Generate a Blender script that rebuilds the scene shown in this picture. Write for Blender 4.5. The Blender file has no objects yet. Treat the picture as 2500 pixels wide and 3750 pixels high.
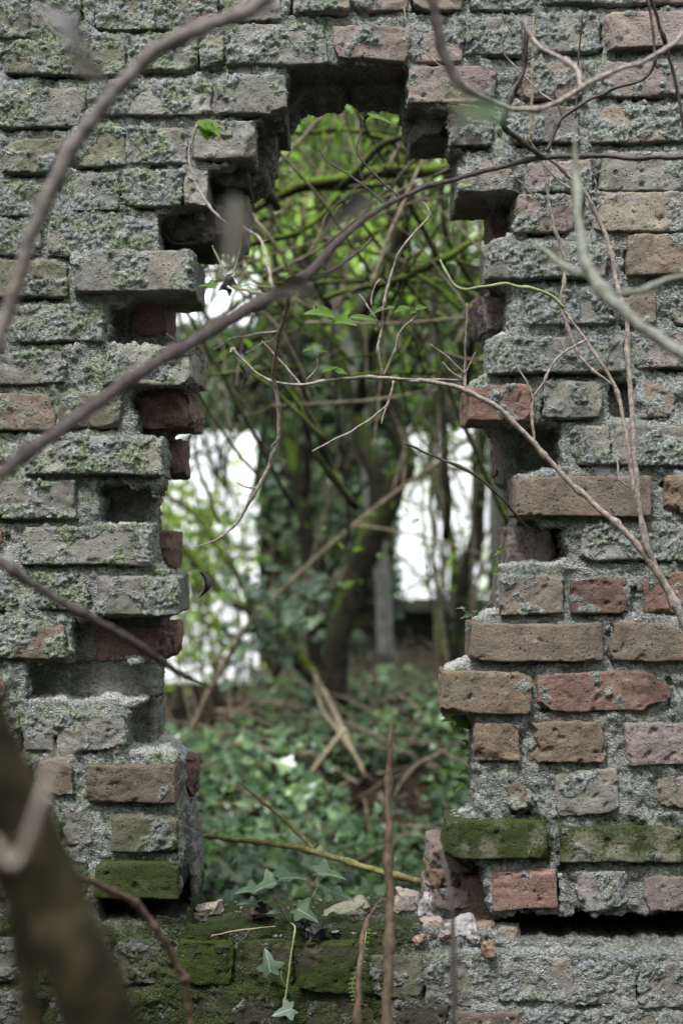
import bpy, math, random
import numpy as np
from mathutils import Vector

random.seed(7)
RNG = np.random.default_rng(11)
C = bpy.context.scene.collection
R = math.radians
FP = 5208.0      # focal length in photo pixels (50 mm on a 24 mm wide frame)
D0 = 2.54        # camera to wall face
HZ = 1980.0      # horizon row in the photograph


def P(px, py, y=0.0):
    d = D0 + y
    return np.array([(px - 1250.0) * d / FP, y, (HZ - py) * d / FP])


# ------------------------------------------------------------------ noise
def _hash(ix, iy, iz, s):
    h = (ix * 374761393 + iy * 668265263 + iz * 2147483647 + s * 1274126177) & 0xFFFFFFFF
    h = ((h ^ (h >> 13)) * 1274126177) & 0xFFFFFFFF
    h = (h ^ (h >> 16)) & 0xFFFFFFFF
    h = (h * 2246822519) & 0xFFFFFFFF
    return (h ^ (h >> 15)) & 0xFFFFFFFF


def noise(p, wl, s=0):
    """gradient noise, about -1..1; p (N,3) metres, wl wavelength"""
    q = p / wl
    i = np.floor(q).astype(np.int64)
    f = q - i
    u = f * f * f * (f * (f * 6 - 15) + 10)
    out = np.zeros(len(p))
    for dx in (0, 1):
        wx = u[:, 0] if dx else 1 - u[:, 0]
        for dy in (0, 1):
            wy = u[:, 1] if dy else 1 - u[:, 1]
            for dz in (0, 1):
                wz = u[:, 2] if dz else 1 - u[:, 2]
                h = _hash(i[:, 0] + dx, i[:, 1] + dy, i[:, 2] + dz, s)
                gx = (h & 1023) / 511.5 - 1
                gy = ((h >> 10) & 1023) / 511.5 - 1
                gz = ((h >> 20) & 1023) / 511.5 - 1
                out += wx * wy * wz * (gx * (f[:, 0] - dx) + gy * (f[:, 1] - dy) + gz * (f[:, 2] - dz))
    return out * 1.5


def fbm(p, wl, s=0, o=3):
    a, t = 1.0, 0
    for k in range(o):
        t = t + a * noise(p, wl, s + k * 17)
        wl *= 0.5
        a *= 0.55
    return t


def sstep(a, b, x):
    t = np.clip((x - a) / (b - a), 0, 1)
    return t * t * (3 - 2 * t)


# ------------------------------------------------------------------ objects
def link_mesh(name, v, f, mat=None, parent=None, attrs=None, smooth=True):
    me = bpy.data.meshes.new(name)
    v = np.asarray(v, dtype=np.float32)
    if isinstance(f, (list, tuple)) and len(f) and isinstance(f[0], np.ndarray) and f[0].ndim == 2:
        loops = np.concatenate([a.ravel() for a in f])
        cnt = np.concatenate([np.full(len(a), a.shape[1]) for a in f])
    else:
        f = np.asarray(f)
        loops = f.ravel()
        cnt = np.full(len(f), f.shape[1])
    st = np.concatenate([[0], np.cumsum(cnt)[:-1]])
    me.vertices.add(len(v))
    me.vertices.foreach_set('co', v.ravel())
    me.loops.add(len(loops))
    me.loops.foreach_set('vertex_index', loops.astype(np.int32))
    me.polygons.add(len(cnt))
    me.polygons.foreach_set('loop_start', st.astype(np.int32))
    me.polygons.foreach_set('loop_total', cnt.astype(np.int32))
    if smooth:
        me.polygons.foreach_set('use_smooth', np.ones(len(cnt), dtype=bool))
    me.update(calc_edges=True)
    for k, a in (attrs or {}).items():
        at = me.color_attributes.new(k, 'FLOAT_COLOR', 'POINT')
        a = np.asarray(a, dtype=np.float32)
        full = np.ones((len(v), 4), dtype=np.float32)
        full[:, :a.shape[1]] = a
        at.data.foreach_set('color', full.ravel())
    if mat:
        me.materials.append(mat)
    o = bpy.data.objects.new(name, me)
    C.objects.link(o)
    if parent is not None:
        o.parent = parent
    return o


def tag(o, label=None, cat=None, group=None, kind=None):
    if label: o['label'] = label
    if cat: o['category'] = cat
    if group: o['group'] = group
    if kind: o['kind'] = kind
    return o


def thing(name, label, cat, loc=(0, 0, 0), group=None):
    o = bpy.data.objects.new(name, None)
    o.empty_display_size = 0.05
    C.objects.link(o)
    o.location = [float(c) for c in loc]
    return tag(o, label, cat, group)


def child(name, v, f, mat, parent, attrs=None, smooth=True, label=None):
    """mesh given in world coordinates, made relative to its parent's location"""
    loc = np.array(parent.location) if parent is not None else np.zeros(3)
    if parent is not None and parent.parent is not None:
        loc = loc + np.array(parent.parent.location)
    o = link_mesh(name, np.asarray(v) - loc, f, mat, parent, attrs, smooth)
    if label: o['label'] = label
    return o


class MB:
    def __init__(s):
        s.v, s.f, s.n, s.a = [], {}, 0, {}

    def add(s, v, f, **at):
        s.v.append(np.asarray(v, dtype=float))
        for q in (f if isinstance(f, list) else [f]):
            s.f.setdefault(q.shape[1], []).append(q + s.n)
        s.n += len(v)
        for k, a in at.items():
            s.a.setdefault(k, []).append(a)

    def get(s):
        return (np.concatenate(s.v), [np.concatenate(q) for q in s.f.values()],
                {k: np.concatenate(a) for k, a in s.a.items()})


# ------------------------------------------------------------------ materials
def new_mat(name):
    m = bpy.data.materials.new(name)
    m.use_nodes = True
    nt = m.node_tree
    nt.nodes.clear()
    out = nt.nodes.new('ShaderNodeOutputMaterial')
    return m, nt, out


class N:
    def __init__(s, nt): s.nt = nt
    def node(s, t, **kw):
        n = s.nt.nodes.new(t)
        for k, v in kw.items(): setattr(n, k, v)
        return n
    def link(s, a, b): s.nt.links.new(a, b)
    def val(s, sock, v):
        if hasattr(v, 'is_output') or isinstance(v, bpy.types.NodeSocket): s.link(v, sock)
        elif isinstance(v, (tuple, list)): sock.default_value = (*v, 1.0) if len(v) == 3 and len(sock.default_value) == 4 else v
        else: sock.default_value = v
    def math(s, op, a, b=None, c=None, clamp=False):
        n = s.node('ShaderNodeMath', operation=op, use_clamp=clamp)
        s.val(n.inputs[0], a)
        if b is not None: s.val(n.inputs[1], b)
        if c is not None: s.val(n.inputs[2], c)
        return n.outputs[0]
    def mix(s, f, a, b, blend='MIX'):
        n = s.node('ShaderNodeMix', data_type='RGBA', blend_type=blend, clamp_factor=True, clamp_result=False)
        s.val(n.inputs[0], f); s.val(n.inputs[6], a); s.val(n.inputs[7], b)
        return n.outputs[2]
    def noise(s, scale, detail=3, rough=0.6, vec=None, dist=0.0):
        n = s.node('ShaderNodeTexNoise')
        n.inputs['Scale'].default_value = scale
        n.inputs['Detail'].default_value = detail
        n.inputs['Roughness'].default_value = rough
        n.inputs['Distortion'].default_value = dist
        if vec is not None: s.link(vec, n.inputs['Vector'])
        return n.outputs['Fac']
    def vor(s, scale, vec=None, rnd=1.0, feat='F1'):
        n = s.node('ShaderNodeTexVoronoi', feature=feat)
        n.inputs['Scale'].default_value = scale
        n.inputs['Randomness'].default_value = rnd
        if vec is not None: s.link(vec, n.inputs['Vector'])
        return n.outputs['Distance']
    def ramp(s, f, stops):
        n = s.node('ShaderNodeValToRGB')
        e = n.color_ramp.elements
        while len(e) > 1: e.remove(e[-1])
        e[0].position = stops[0][0]; e[0].color = (*stops[0][1], 1) if isinstance(stops[0][1], tuple) else (stops[0][1],) * 3 + (1,)
        for p, c in stops[1:]:
            x = e.new(p); x.color = (*c, 1) if isinstance(c, tuple) else (c, c, c, 1)
        s.link(f, n.inputs[0])
        return n.outputs[0]
    def step(s, x, a, b):
        n = s.node('ShaderNodeMapRange', interpolation_type='SMOOTHSTEP')
        s.val(n.inputs[0], x); s.val(n.inputs[1], a); s.val(n.inputs[2], b)
        return n.outputs[0]
    def bsdf(s, col, rough=0.9, bump=None, bstr=1.0, bdist=0.002, spec=0.3, out=None):
        b = s.node('ShaderNodeBsdfPrincipled')
        s.val(b.inputs['Base Color'], col); s.val(b.inputs['Roughness'], rough)
        b.inputs['Specular IOR Level'].default_value = spec
        if bump is not None:
            bn = s.node('ShaderNodeBump')
            bn.inputs['Strength'].default_value = bstr
            bn.inputs['Distance'].default_value = bdist
            s.link(bump, bn.inputs['Height'])
            s.link(bn.outputs[0], b.inputs['Normal'])
        if out is not None: s.link(b.outputs[0], out.inputs[0])
        return b


def mat_masonry():
    """brick and mortar: 'tint' = base colour, 'cov' = lichen, moss, grime"""
    m, nt, out = new_mat('weathered_masonry')
    n = N(nt)
    co = n.node('ShaderNodeNewGeometry').outputs['Position']
    tint = n.node('ShaderNodeAttribute', attribute_name='tint').outputs['Color']
    cov = n.node('ShaderNodeSeparateColor')
    n.link(n.node('ShaderNodeAttribute', attribute_name='cov').outputs['Color'], cov.inputs[0])
    lich, moss, grime_shade = cov.outputs[0], cov.outputs[1], cov.outputs[2]
    nf = n.noise(620, 4, 0.7, co)
    nm = n.noise(190, 4, 0.65, co)
    nl = n.noise(42, 4, 0.6, co)
    ng = n.noise(300, 2, 0.5, co)
    # brick body: drag marks, pits, colour drift
    base = n.mix(1.0, tint, n.ramp(nm, [(0.25, (0.62, 0.60, 0.58)), (0.5, (1, 1, 1)), (0.72, (1.3, 1.27, 1.22))]), 'MULTIPLY')
    base = n.mix(n.step(nl, 0.56, 0.72), base, n.mix(0.55, base, (0.33, 0.30, 0.26)))
    pits = n.vor(130, co)
    pit = n.math('MULTIPLY', n.step(pits, 0.26, 0.12), n.step(nl, 0.42, 0.6))
    base = n.mix(n.math('MULTIPLY', pit, 0.8), base, (0.04, 0.035, 0.03))
    # lichen and lime crust
    ngr = n.noise(170, 4, 0.78, co)
    lc = n.ramp(ngr, [(0.35, (0.11, 0.125, 0.122)), (0.44, (0.37, 0.40, 0.38)), (0.52, (0.66, 0.69, 0.665)), (0.61, (0.90, 0.91, 0.91))])
    base = n.mix(n.math('MULTIPLY', n.step(lich, -0.15, 0.6), 0.6), base, n.mix(0.6, lc, (0.50, 0.50, 0.46)))
    lc = n.mix(n.step(n.noise(13, 3, 0.6, co), 0.42, 0.62), lc, n.mix(1.0, lc, (1.0, 0.99, 1.08), 'MULTIPLY'))
    sx_ = n.node('ShaderNodeSeparateXYZ'); n.link(co, sx_.inputs[0])
    lf_ = n.math('MULTIPLY_ADD', n.step(sx_.outputs[0], 0.15, -0.25), 0.45, 0.45)
    lc = n.mix(n.math('MULTIPLY', n.step(n.noise(24, 3, 0.6, co), 0.40, 0.60), lf_), lc, n.mix(1.0, lc, (0.78, 0.88, 0.58), 'MULTIPLY'))
    lm = n.step(n.math('ADD', lich, n.math('MULTIPLY', n.math('SUBTRACT', ng, 0.5), 1.5)), 0.25, 0.8)
    col = n.mix(lm, base, lc)
    # grime, and the painted shade carried with it
    col = n.mix(n.math('MULTIPLY', grime_shade, 0.85), col, n.mix(1.0, col, (0.20, 0.19, 0.15), 'MULTIPLY'))
    # moss
    mc = n.ramp(nf, [(0.3, (0.018, 0.028, 0.006)), (0.5, (0.042, 0.062, 0.012)), (0.72, (0.105, 0.135, 0.028))])
    mm = n.step(n.math('ADD', moss, n.math('MULTIPLY', n.math('SUBTRACT', nm, 0.5), 1.1)), 0.30, 0.72)
    col = n.mix(n.math('MULTIPLY', mm, 0.9), col, mc)
    h = n.math('ADD', n.math('ADD', n.math('MULTIPLY', nm, 0.5), n.math('MULTIPLY', ngr, n.math('ADD', 0.3, n.math('MULTIPLY', lm, 1.3)))), n.math('MULTIPLY', nf, n.math('ADD', 0.45, n.math('MULTIPLY', lm, 0.9))))
    h = n.math('SUBTRACT', h, n.math('MULTIPLY', pit, 0.9))
    n.bsdf(col, 0.92, h, 1.0, 0.009, 0.15, out)
    return m


def mat_bark(name, c1, c2, c3=None, moss=0.0, scale=60, gloss=0.5):
    m, nt, out = new_mat(name)
    n = N(nt)
    co = n.node('ShaderNodeNewGeometry')
    pos = co.outputs['Position']
    a = n.noise(scale, 4, 0.65, pos)
    b = n.noise(scale * 5, 3, 0.6, pos)
    col = n.mix(n.step(a, 0.35, 0.65), c1, c2)
    if c3: col = n.mix(n.step(b, 0.58, 0.68), col, c3)
    if moss > 0:
        sx = n.node('ShaderNodeSeparateXYZ'); n.link(co.outputs['Normal'], sx.inputs[0])
        up = n.math('ADD', n.math('MULTIPLY', sx.outputs[2], 0.45), n.math('ADD', n.noise(scale * 0.35, 3, 0.6, pos), moss - 0.55))
        mc = n.ramp(b, [(0.35, (0.03, 0.05, 0.008)), (0.65, (0.13, 0.20, 0.02))])
        col = n.mix(n.step(up, 0.3, 0.65), col, mc)
    n.bsdf(col, gloss, n.math('ADD', a, n.math('MULTIPLY', b, 0.6)), 0.8, 0.14 / scale, 0.35 if gloss < 0.55 else 0.1, out)
    return m


def mat_leaf(name, c1, c2, c3, trans=0.45, rough=0.5):
    """colour by the 'lv' attribute (one random value per leaf)"""
    m, nt, out = new_mat(name)
    n = N(nt)
    sp = n.node('ShaderNodeSeparateColor')
    n.link(n.node('ShaderNodeAttribute', attribute_name='lv').outputs['Color'], sp.inputs[0])
    col = n.ramp(sp.outputs[0], [(0.0, c1), (0.55, c2), (1.0, c3)])
    pos = n.node('ShaderNodeNewGeometry').outputs['Position']
    col = n.mix(1.0, col, n.ramp(n.noise(90, 3, 0.6, pos), [(0.3, 0.7), (0.7, 1.25)]), 'MULTIPLY')
    col = n.mix(n.math('MULTIPLY', sp.outputs[1], 0.35), col, n.mix(0.5, col, (0.3, 0.42, 0.2))) if 'dead' not in name else col
    col = n.mix(n.math('MULTIPLY', n.step(sp.outputs[2], 0.035, 0.015), 0.5), col, n.mix(0.5, col, (0.5, 0.58, 0.4)))
    b = n.bsdf(col, rough, None, spec=0.35)
    t = n.node('ShaderNodeBsdfTranslucent')
    n.link(n.mix(1.0, col, (1.5, 1.7, 0.7), 'MULTIPLY'), t.inputs[0])
    mx = n.node('ShaderNodeMixShader')
    mx.inputs[0].default_value = trans
    n.link(b.outputs[0], mx.inputs[1]); n.link(t.outputs[0], mx.inputs[2])
    n.link(mx.outputs[0], out.inputs[0])
    return m


M_WALL = mat_masonry()
M_TWIG = mat_bark('dry_twig_bark', (0.15, 0.12, 0.105), (0.38, 0.325, 0.285), (0.55, 0.50, 0.46), scale=120)
M_ARCH = mat_bark('grey_brown_bark', (0.10, 0.085, 0.075), (0.21, 0.18, 0.16), (0.27, 0.24, 0.22), scale=120)
M_DARKTWIG = mat_bark('dark_twig_bark', (0.03, 0.022, 0.022), (0.075, 0.057, 0.055), (0.16, 0.14, 0.135), scale=120)
M_PALETWIG = mat_bark('pale_green_bark', (0.15, 0.155, 0.12), (0.27, 0.28, 0.235), (0.36, 0.36, 0.33), scale=120)
M_BROWN = mat_bark('brown_shoot_bark', (0.075, 0.05, 0.036), (0.15, 0.10, 0.075), (0.22, 0.16, 0.12), scale=100)
M_GREENSHOOT = mat_bark('green_shoot', (0.24, 0.28, 0.13), (0.34, 0.37, 0.20), None, scale=120)
M_BIGBARK = mat_bark('mossy_dark_bark', (0.018, 0.016, 0.009), (0.052, 0.045, 0.024), (0.09, 0.08, 0.045), moss=0.16, scale=45, gloss=0.85)
M_TREE = mat_bark('forest_bark', (0.012, 0.012, 0.008), (0.035, 0.033, 0.021), (0.07, 0.07, 0.045), moss=0.30, scale=25, gloss=0.85)
M_MOSSY = mat_bark('moss_covered_bark', (0.02, 0.018, 0.01), (0.055, 0.045, 0.028), (0.08, 0.09, 0.03), moss=0.42, scale=30, gloss=0.9)
M_GREYBARK = mat_bark('pale_grey_bark', (0.13, 0.125, 0.11), (0.30, 0.29, 0.26), (0.40, 0.39, 0.35), scale=25, gloss=0.8)
M_STEM = mat_bark('thicket_stem_bark', (0.10, 0.085, 0.06), (0.24, 0.20, 0.145), (0.30, 0.27, 0.20), scale=40, gloss=0.7)
M_STICK = mat_bark('bare_dead_wood', (0.20, 0.165, 0.11), (0.34, 0.285, 0.20), (0.42, 0.38, 0.29), scale=60, gloss=0.7)
M_POLE = mat_bark('lichened_pole', (0.10, 0.09, 0.03), (0.24, 0.22, 0.10), (0.33, 0.32, 0.18), moss=0.02, scale=70, gloss=0.7)
M_IVY = mat_leaf('ivy_leaf', (0.035, 0.085, 0.038), (0.075, 0.15, 0.065), (0.17, 0.26, 0.12), 0.25, 0.38)
M_IVYGREY = mat_leaf('young_ivy_leaf', (0.028, 0.06, 0.036), (0.05, 0.09, 0.056), (0.085, 0.13, 0.085), 0.25, 0.45)
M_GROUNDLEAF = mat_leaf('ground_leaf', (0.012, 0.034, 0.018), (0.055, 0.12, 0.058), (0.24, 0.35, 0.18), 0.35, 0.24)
M_FRESH = mat_leaf('fresh_leaf', (0.06, 0.14, 0.02), (0.11, 0.21, 0.028), (0.17, 0.29, 0.05), 0.5, 0.45)
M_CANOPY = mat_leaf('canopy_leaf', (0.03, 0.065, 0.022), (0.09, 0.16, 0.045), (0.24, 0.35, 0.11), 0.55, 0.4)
M_SUNLEAF = mat_leaf('sunlit_leaf', (0.12, 0.20, 0.05), (0.28, 0.39, 0.11), (0.52, 0.62, 0.30), 0.62, 0.4)  # brighter canopy leaf, sunlight painted into its colour
M_DEADBROWN = mat_leaf('brown_dead_leaf', (0.012, 0.008, 0.007), (0.03, 0.02, 0.016), (0.08, 0.055, 0.04), 0.04, 0.6)
M_GREYLEAF = mat_leaf('grey_dead_leaf', (0.08, 0.075, 0.085), (0.13, 0.12, 0.135), (0.18, 0.17, 0.18), 0.05, 0.4)
M_DEAD = mat_leaf('dead_leaf', (0.016, 0.013, 0.016), (0.028, 0.022, 0.026), (0.06, 0.045, 0.04), 0.1, 0.7)


# ------------------------------------------------------------------ the ruined wall
S0 = FP / D0  # pixels per metre on the wall face

TINT = dict(
    brown=(0.255, 0.20, 0.16), dark=(0.10, 0.085, 0.065), red=(0.30, 0.18, 0.15), pink=(0.37, 0.30, 0.275),
    ochre=(0.27, 0.205, 0.15), grey=(0.33, 0.32, 0.285), olive=(0.24, 0.235, 0.17), tan=(0.35, 0.305, 0.25), orange=(0.32, 0.205, 0.155),
    lilac=(0.39, 0.37, 0.39), mortar=(0.44, 0.44, 0.435))

# x0, y0, x1, y1 (photo px), colour, lichen 0-1, moss 0-1, front offset mm (- = towards camera), depth mm, label or None
L = None
BR = [
 # ---- top left
 (-60,-30,112,140,'olive',.55,.35,0,25,L), (118,-30,290,100,'lilac',.75,0,3,25,L), (350,-40,560,108,'olive',.7,.25,-3,25,L), (566,-30,622,112,'olive',.5,.3,3,25,L),
 (640,-40,800,95,'orange',.45,.2,0,25,L), (850,-40,1024,76,'tan',.6,.1,-2,25,L), (1072,-60,1278,46,'tan',.55,.05,-5,25,L), (1292,-60,1488,40,'pink',.55,0,0,25,L),
 (1515,-60,1690,36,'pink',.5,0,-2,25,L), (1730,-60,1960,40,'grey',.8,0,2,25,L), (1990,-60,2500,14,'tan',.7,.15,0,25,L),
 (-60,150,12,262,'olive',.8,.2,0,25,L), (22,152,455,275,'lilac',.95,.12,-1,25,L), (470,125,725,262,'lilac',.8,.05,2,25,L), (735,128,822,248,'lilac',.55,0,-3,25,L),
 (830,88,1198,236,'grey',.95,0,-5,240,'thickly lichened brick over the left of the opening'), (1216,92,1500,222,'pink',.5,0,-4,240,'pinkish brick spanning the top of the opening'),
 (-60,322,318,465,'lilac',.9,.05,0,25,L), (362,290,772,424,'grey',.95,.08,0,25,L), (786,276,1046,418,'tan',.6,0,-6,240,'chipped tan brick at the top left of the opening'),
 (6,506,232,640,'lilac',.4,0,-3,25,L), (268,456,456,610,'olive',.75,.2,-2,25,L), (470,466,682,602,'grey',.85,.15,-3,25,L), (712,442,932,578,'tan',.6,.02,-5,230,'stepped tan brick with its pale end face showing'),
 (-60,652,188,792,'pink',.7,0,0,25,L), (268,632,440,776,'tan',.7,.05,-1,25,L), (450,622,668,756,'grey',.85,.08,1,25,L), (672,606,758,742,'tan',.5,0,-4,240,'narrow cut brick end beside the dark reveal'),
 (-60,800,150,932,'grey',.85,.15,0,25,L), (172,776,566,936,'grey',.9,.1,-1,60,L),
 (-60,948,246,1088,'olive',.45,.35,-3,25,L), (266,914,706,1068,'grey',.7,.22,-22,235,'grey green brick slab jutting out over a missing brick'),
 (8,1116,374,1252,'grey',.9,.15,-1,60,L),
 # ---- left middle
 (-60,1276,242,1408,'grey',.9,0,0,25,L), (290,1268,700,1408,'grey',.85,0,-14,200,'lichened brick with a bluish broken end'),
 (-60,1442,200,1578,'brown',.55,.12,-2,25,L), (214,1440,442,1568,'tan',.5,.2,-2,25,L),
 (-60,1608,86,1702,'red',.2,0,8,25,L), (100,1596,592,1738,'grey',.92,.22,-10,150,'long lichened brick rounded at its right end'),
 (-60,1762,274,1902,'tan',.6,.22,-2,25,L),
 (-60,1936,28,2012,'red',.1,0,4,25,L), (70,1930,552,2068,'grey',.85,.32,-9,120,'long brick with a smooth grey green end'),
 (-60,2092,84,2240,'grey',.85,.35,0,25,L), (92,2092,326,2236,'grey',.9,.4,-1,25,L), (350,2112,654,2250,'grey',.8,.3,-16,160,'square lichened brick with a mossy side'),
 (-60,2272,234,2412,'brown',.7,.45,-4,25,L),
 (-60,2450,48,2590,'red',.3,.2,0,25,L),
 (88,2620,198,2752,'pink',.45,.05,-2,60,L), (202,2618,452,2756,'grey',.85,.22,-4,120,L),
 (138,2782,270,2918,'brown',.4,.2,-2,25,L), (318,2800,640,2944,'brown',.2,.25,-16,130,'brown brick with a sharp corner in the left jamb'),
 (225,2962,342,3092,'pink',.4,.1,0,25,L), (400,2980,650,3122,'pink',.55,.3,-10,130,'pitted brick with pink patches'),
 (345,3160,655,3292,'olive',.25,.8,-14,130,'green mossy brick hanging over the black gap at left'),
 (-60,2784,110,2918,'brown',.4,.3,0,25,L), (-60,2962,200,3092,'brown',.4,.3,0,25,L), (-60,3150,320,3288,'olive',.5,.5,0,25,L), (-60,2620,70,2752,'brown',.4,.3,0,25,L),
 # ---- top right
 (2212,36,2500,172,'pink',.15,0,-12,40,'smooth pink brick at the top right corner'),
 (1520,108,1690,226,'pink',.5,0,0,60,L), (1706,62,1912,202,'grey',.9,0,-4,25,L), (1962,50,2192,192,'grey',.85,0,0,25,L),
 (1492,238,1812,378,'pink',.55,0,-5,235,'pale brick end at the top right of the opening'), (1896,226,2132,362,'pink',.4,.1,-3,25,L), (2186,226,2500,352,'pink',.5,0,0,25,L),
 (1650,392,1800,540,'dark',.55,.1,0,120,L), (1866,388,2120,522,'grey',.8,.08,-2,25,L), (2160,386,2500,522,'tan',.7,.08,0,25,L),
 (1686,548,1912,702,'tan',.6,0,-14,240,'pale broken brick overhanging the right edge'), (1930,568,2163,706,'pink',.45,0,-2,25,L), (2200,556,2500,700,'grey',.6,.18,0,25,L),
 (1890,712,2096,852,'pink',.65,0,-2,80,L), (2142,702,2500,846,'tan',.55,.08,0,25,L),
 (1778,884,2236,1018,'grey',.92,0,-8,110,'whitish lichened brick with a small hole in it'), (2300,856,2500,1006,'brown',.35,.3,-14,40,'dark pitted brick jutting from the right of the wall'),
 (1926,1052,2240,1188,'grey',.88,.05,-2,50,L), (2268,1050,2402,1186,'tan',.6,0,0,25,L), (2456,1050,2500,1186,'grey',.8,0,0,25,L),
 # ---- right middle
 (1794,1234,2282,1368,'grey',.9,0,-9,120,'long white speckled brick at the right edge'), (2322,1214,2500,1352,'pink',.65,0,0,25,L),
 (1716,1408,1946,1542,'red',.4,0,-12,200,'red brick sticking out above the deep hole'), (1996,1394,2208,1532,'grey',.65,.15,-5,60,L), (2332,1386,2474,1532,'tan',.25,.05,6,40,'crumbled tan brick beside a dark red gap'),
 (2096,1560,2232,1698,'grey',.75,0,0,60,L), (2242,1556,2500,1706,'grey',.75,.1,0,25,L),
 (1888,1744,2384,1892,'brown',.12,.18,-16,120,'long clean brown brick with a hairline crack'), (2432,1742,2500,1882,'ochre',.2,.3,-4,25,L),
 (2132,1920,2500,2052,'grey',.8,.15,-2,50,L),
 (1828,2106,2064,2252,'tan',.65,.15,-7,120,'square yellowish lichened brick at the right edge'), (2090,2108,2326,2248,'red',.3,.35,-4,25,'hollowed red brick with green in its dent'), (2352,2094,2500,2240,'red',.4,.1,0,25,L),
 (1722,2282,2206,2426,'brown',.1,.2,-12,120,'long chocolate brown brick lowest of the clean steps'), (2232,2276,2500,2420,'brown',.15,.15,-6,25,L),
 # ---- bottom right
 (1618,2464,1948,2616,'ochre',.05,.15,-14,120,'cracked ochre brick nearest the middle of the opening'), (1966,2460,2456,2606,'red',.35,.28,-6,25,'split red brick half green with moss'), (2490,2470,2500,2606,'grey',.5,.3,0,25,L),
 (1736,2648,1908,2792,'ochre',.05,.05,-9,120,'rough ochre half brick'), (1912,2646,2244,2796,'ochre',.0,.05,-10,25,'sandy brick with a broken lower corner'), (2290,2650,2500,2802,'pink',.2,.0,-8,25,'pinkish red pitted brick'),
 (1855,2862,1962,2976,'brown',.3,.05,-3,25,'triangular brick fragment set in mortar'), (2040,2822,2262,2986,'grey',.35,.08,-6,25,'tilted cracked brick block set in mortar'), (2390,2842,2500,2962,'tan',.45,.05,2,25,L),
 (1634,3008,2004,3146,'olive',.1,.95,-16,120,'deep green moss coated brick with a pale round spot'), (2054,3016,2500,3160,'olive',.35,.75,-12,40,'long mossy green brick'),
 (1804,3186,2040,3334,'red',.22,0,-8,110,'clean red brick with a pale left half'), (2080,3192,2332,3342,'lilac',.7,0,-3,50,'white pitted crumbling brick'), (2358,3210,2500,3340,'pink',.4,0,-2,25,'rose pink rounded brick'),
 # ---- the low wall under the opening
 (-60,3452,100,3600,'grey',.85,.1,-30,30,L), (120,3455,395,3600,'grey',.6,.35,-28,30,L), (408,3452,588,3606,'grey',.7,.5,-30,30,L), (655,3455,852,3612,'dark',.15,.95,-34,30,L), (872,3458,1078,3606,'dark',.25,.75,-26,30,L),
 (1100,3455,1325,3646,'dark',.15,1.0,-40,30,L), (1356,3500,1552,3652,'olive',.6,.5,-30,30,L), (1562,3500,1800,3690,'grey',.75,.4,-33,30,L), (1826,3515,2095,3668,'grey',.85,.1,-30,30,L),
 (2104,3520,2322,3690,'grey',.8,.05,-28,30,L), (2340,3530,2500,3690,'grey',.85,0,-28,30,L),
 (-60,3632,140,3790,'grey',.8,.1,-30,30,L), (160,3630,480,3790,'dark',.6,.3,-28,30,L), (500,3632,760,3790,'dark',.45,.4,-24,30,L), (790,3640,1085,3790,'dark',.3,.55,-28,30,L), (1100,3672,1400,3820,'dark',.35,.5,-28,30,L),
 (1420,3682,1640,3830,'dark',.4,.5,-30,30,L), (1660,3708,1900,3850,'brown',.6,.1,-30,30,L), (1920,3700,2200,3850,'grey',.85,.1,-30,30,L), (2220,3712,2500,3860,'grey',.8,.05,-30,30,L),
]
# bricks of the back half that show in the opening: px at their own face, face depth mm, back mm
BB = [
 (560,1092,628,1262,'red',.15,.02,95,235,'red brick end in the gap below the jutting slab', 0.3),
 (470,1446,745,1580,'orange',.08,.0,48,225,'broken red brick ending in a sharp spur', 0.9),
 (575,1618,690,1752,'red',.05,.0,120,235,'jagged red brick stump under the spur', 1.0),
 (540,1950,655,2084,'orange',.2,.0,105,235,'crumbling orange brick stump', 0.9),
 (320,2282,648,2412,'red',.03,.0,70,235,'dark red brick set back under the square brick', 0.7),
 (640,2772,724,2902,'orange',.15,.05,125,235,'orange broken brick end low in the left jamb', 0.8),
 (600,1285,750,1420,'tan',.35,.05,110,235,'brown back brick beside the bluish end', 0.7),
 (700,775,905,900,'tan',.3,.05,60,235,'dark back brick under the stepped corner', 0.5),
 (620,790,800,930,'dark',.3,.05,40,240,'dark brick in the shade of the stepped corner', 0.3),
 (790,590,925,735,'dark',.25,.05,50,240,'dim brick behind the pale end face', 0.3),
 (1495,392,1640,540,'grey',.35,.02,60,235,'grey back brick hanging at the upper right', 0.4),
 (1786,745,1900,905,'red',.1,.02,80,235,'dark red brick end in the upper right gap', 0.3),
 (1728,1108,1870,1228,'pink',.3,.0,85,235,'pinkish back brick with a slanting break', 0.9),
 (1780,1030,1900,1110,'dark',.3,.05,80,235,'small dark brick above the slanting one', 0.5),
 (1812,1600,1890,1752,'red',.1,.0,110,235,'brown red brick end inside the deep hole', 0.3),
 (1838,1932,1975,2076,'pink',.08,.0,62,235,'broken pink brick chunk wedged under the brown brick', 0.8),
 (1650,3178,1792,3326,'red',.08,.02,55,235,'shaded red brick set back in the right jamb', 0.3),
 (1562,3072,1668,3168,'pink',.12,.0,70,215,'pale pink shattered lump under the mossy brick end', 1.6),
 (1556,3160,1650,3232,'orange',.12,.0,60,200,'crumbled pink lump in the middle of the shattered heap', 1.6),
 (1548,3226,1680,3296,'pink',.2,.0,50,200,'lowest crumbled lump of the shattered heap', 1.6),
 (1615,2470,1800,2618,'ochre',.1,.1,118,235,'ochre back brick', 0.4),
 (1726,2300,1900,2440,'brown',.2,.2,118,235,'brown back brick', 0.4),
]


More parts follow.
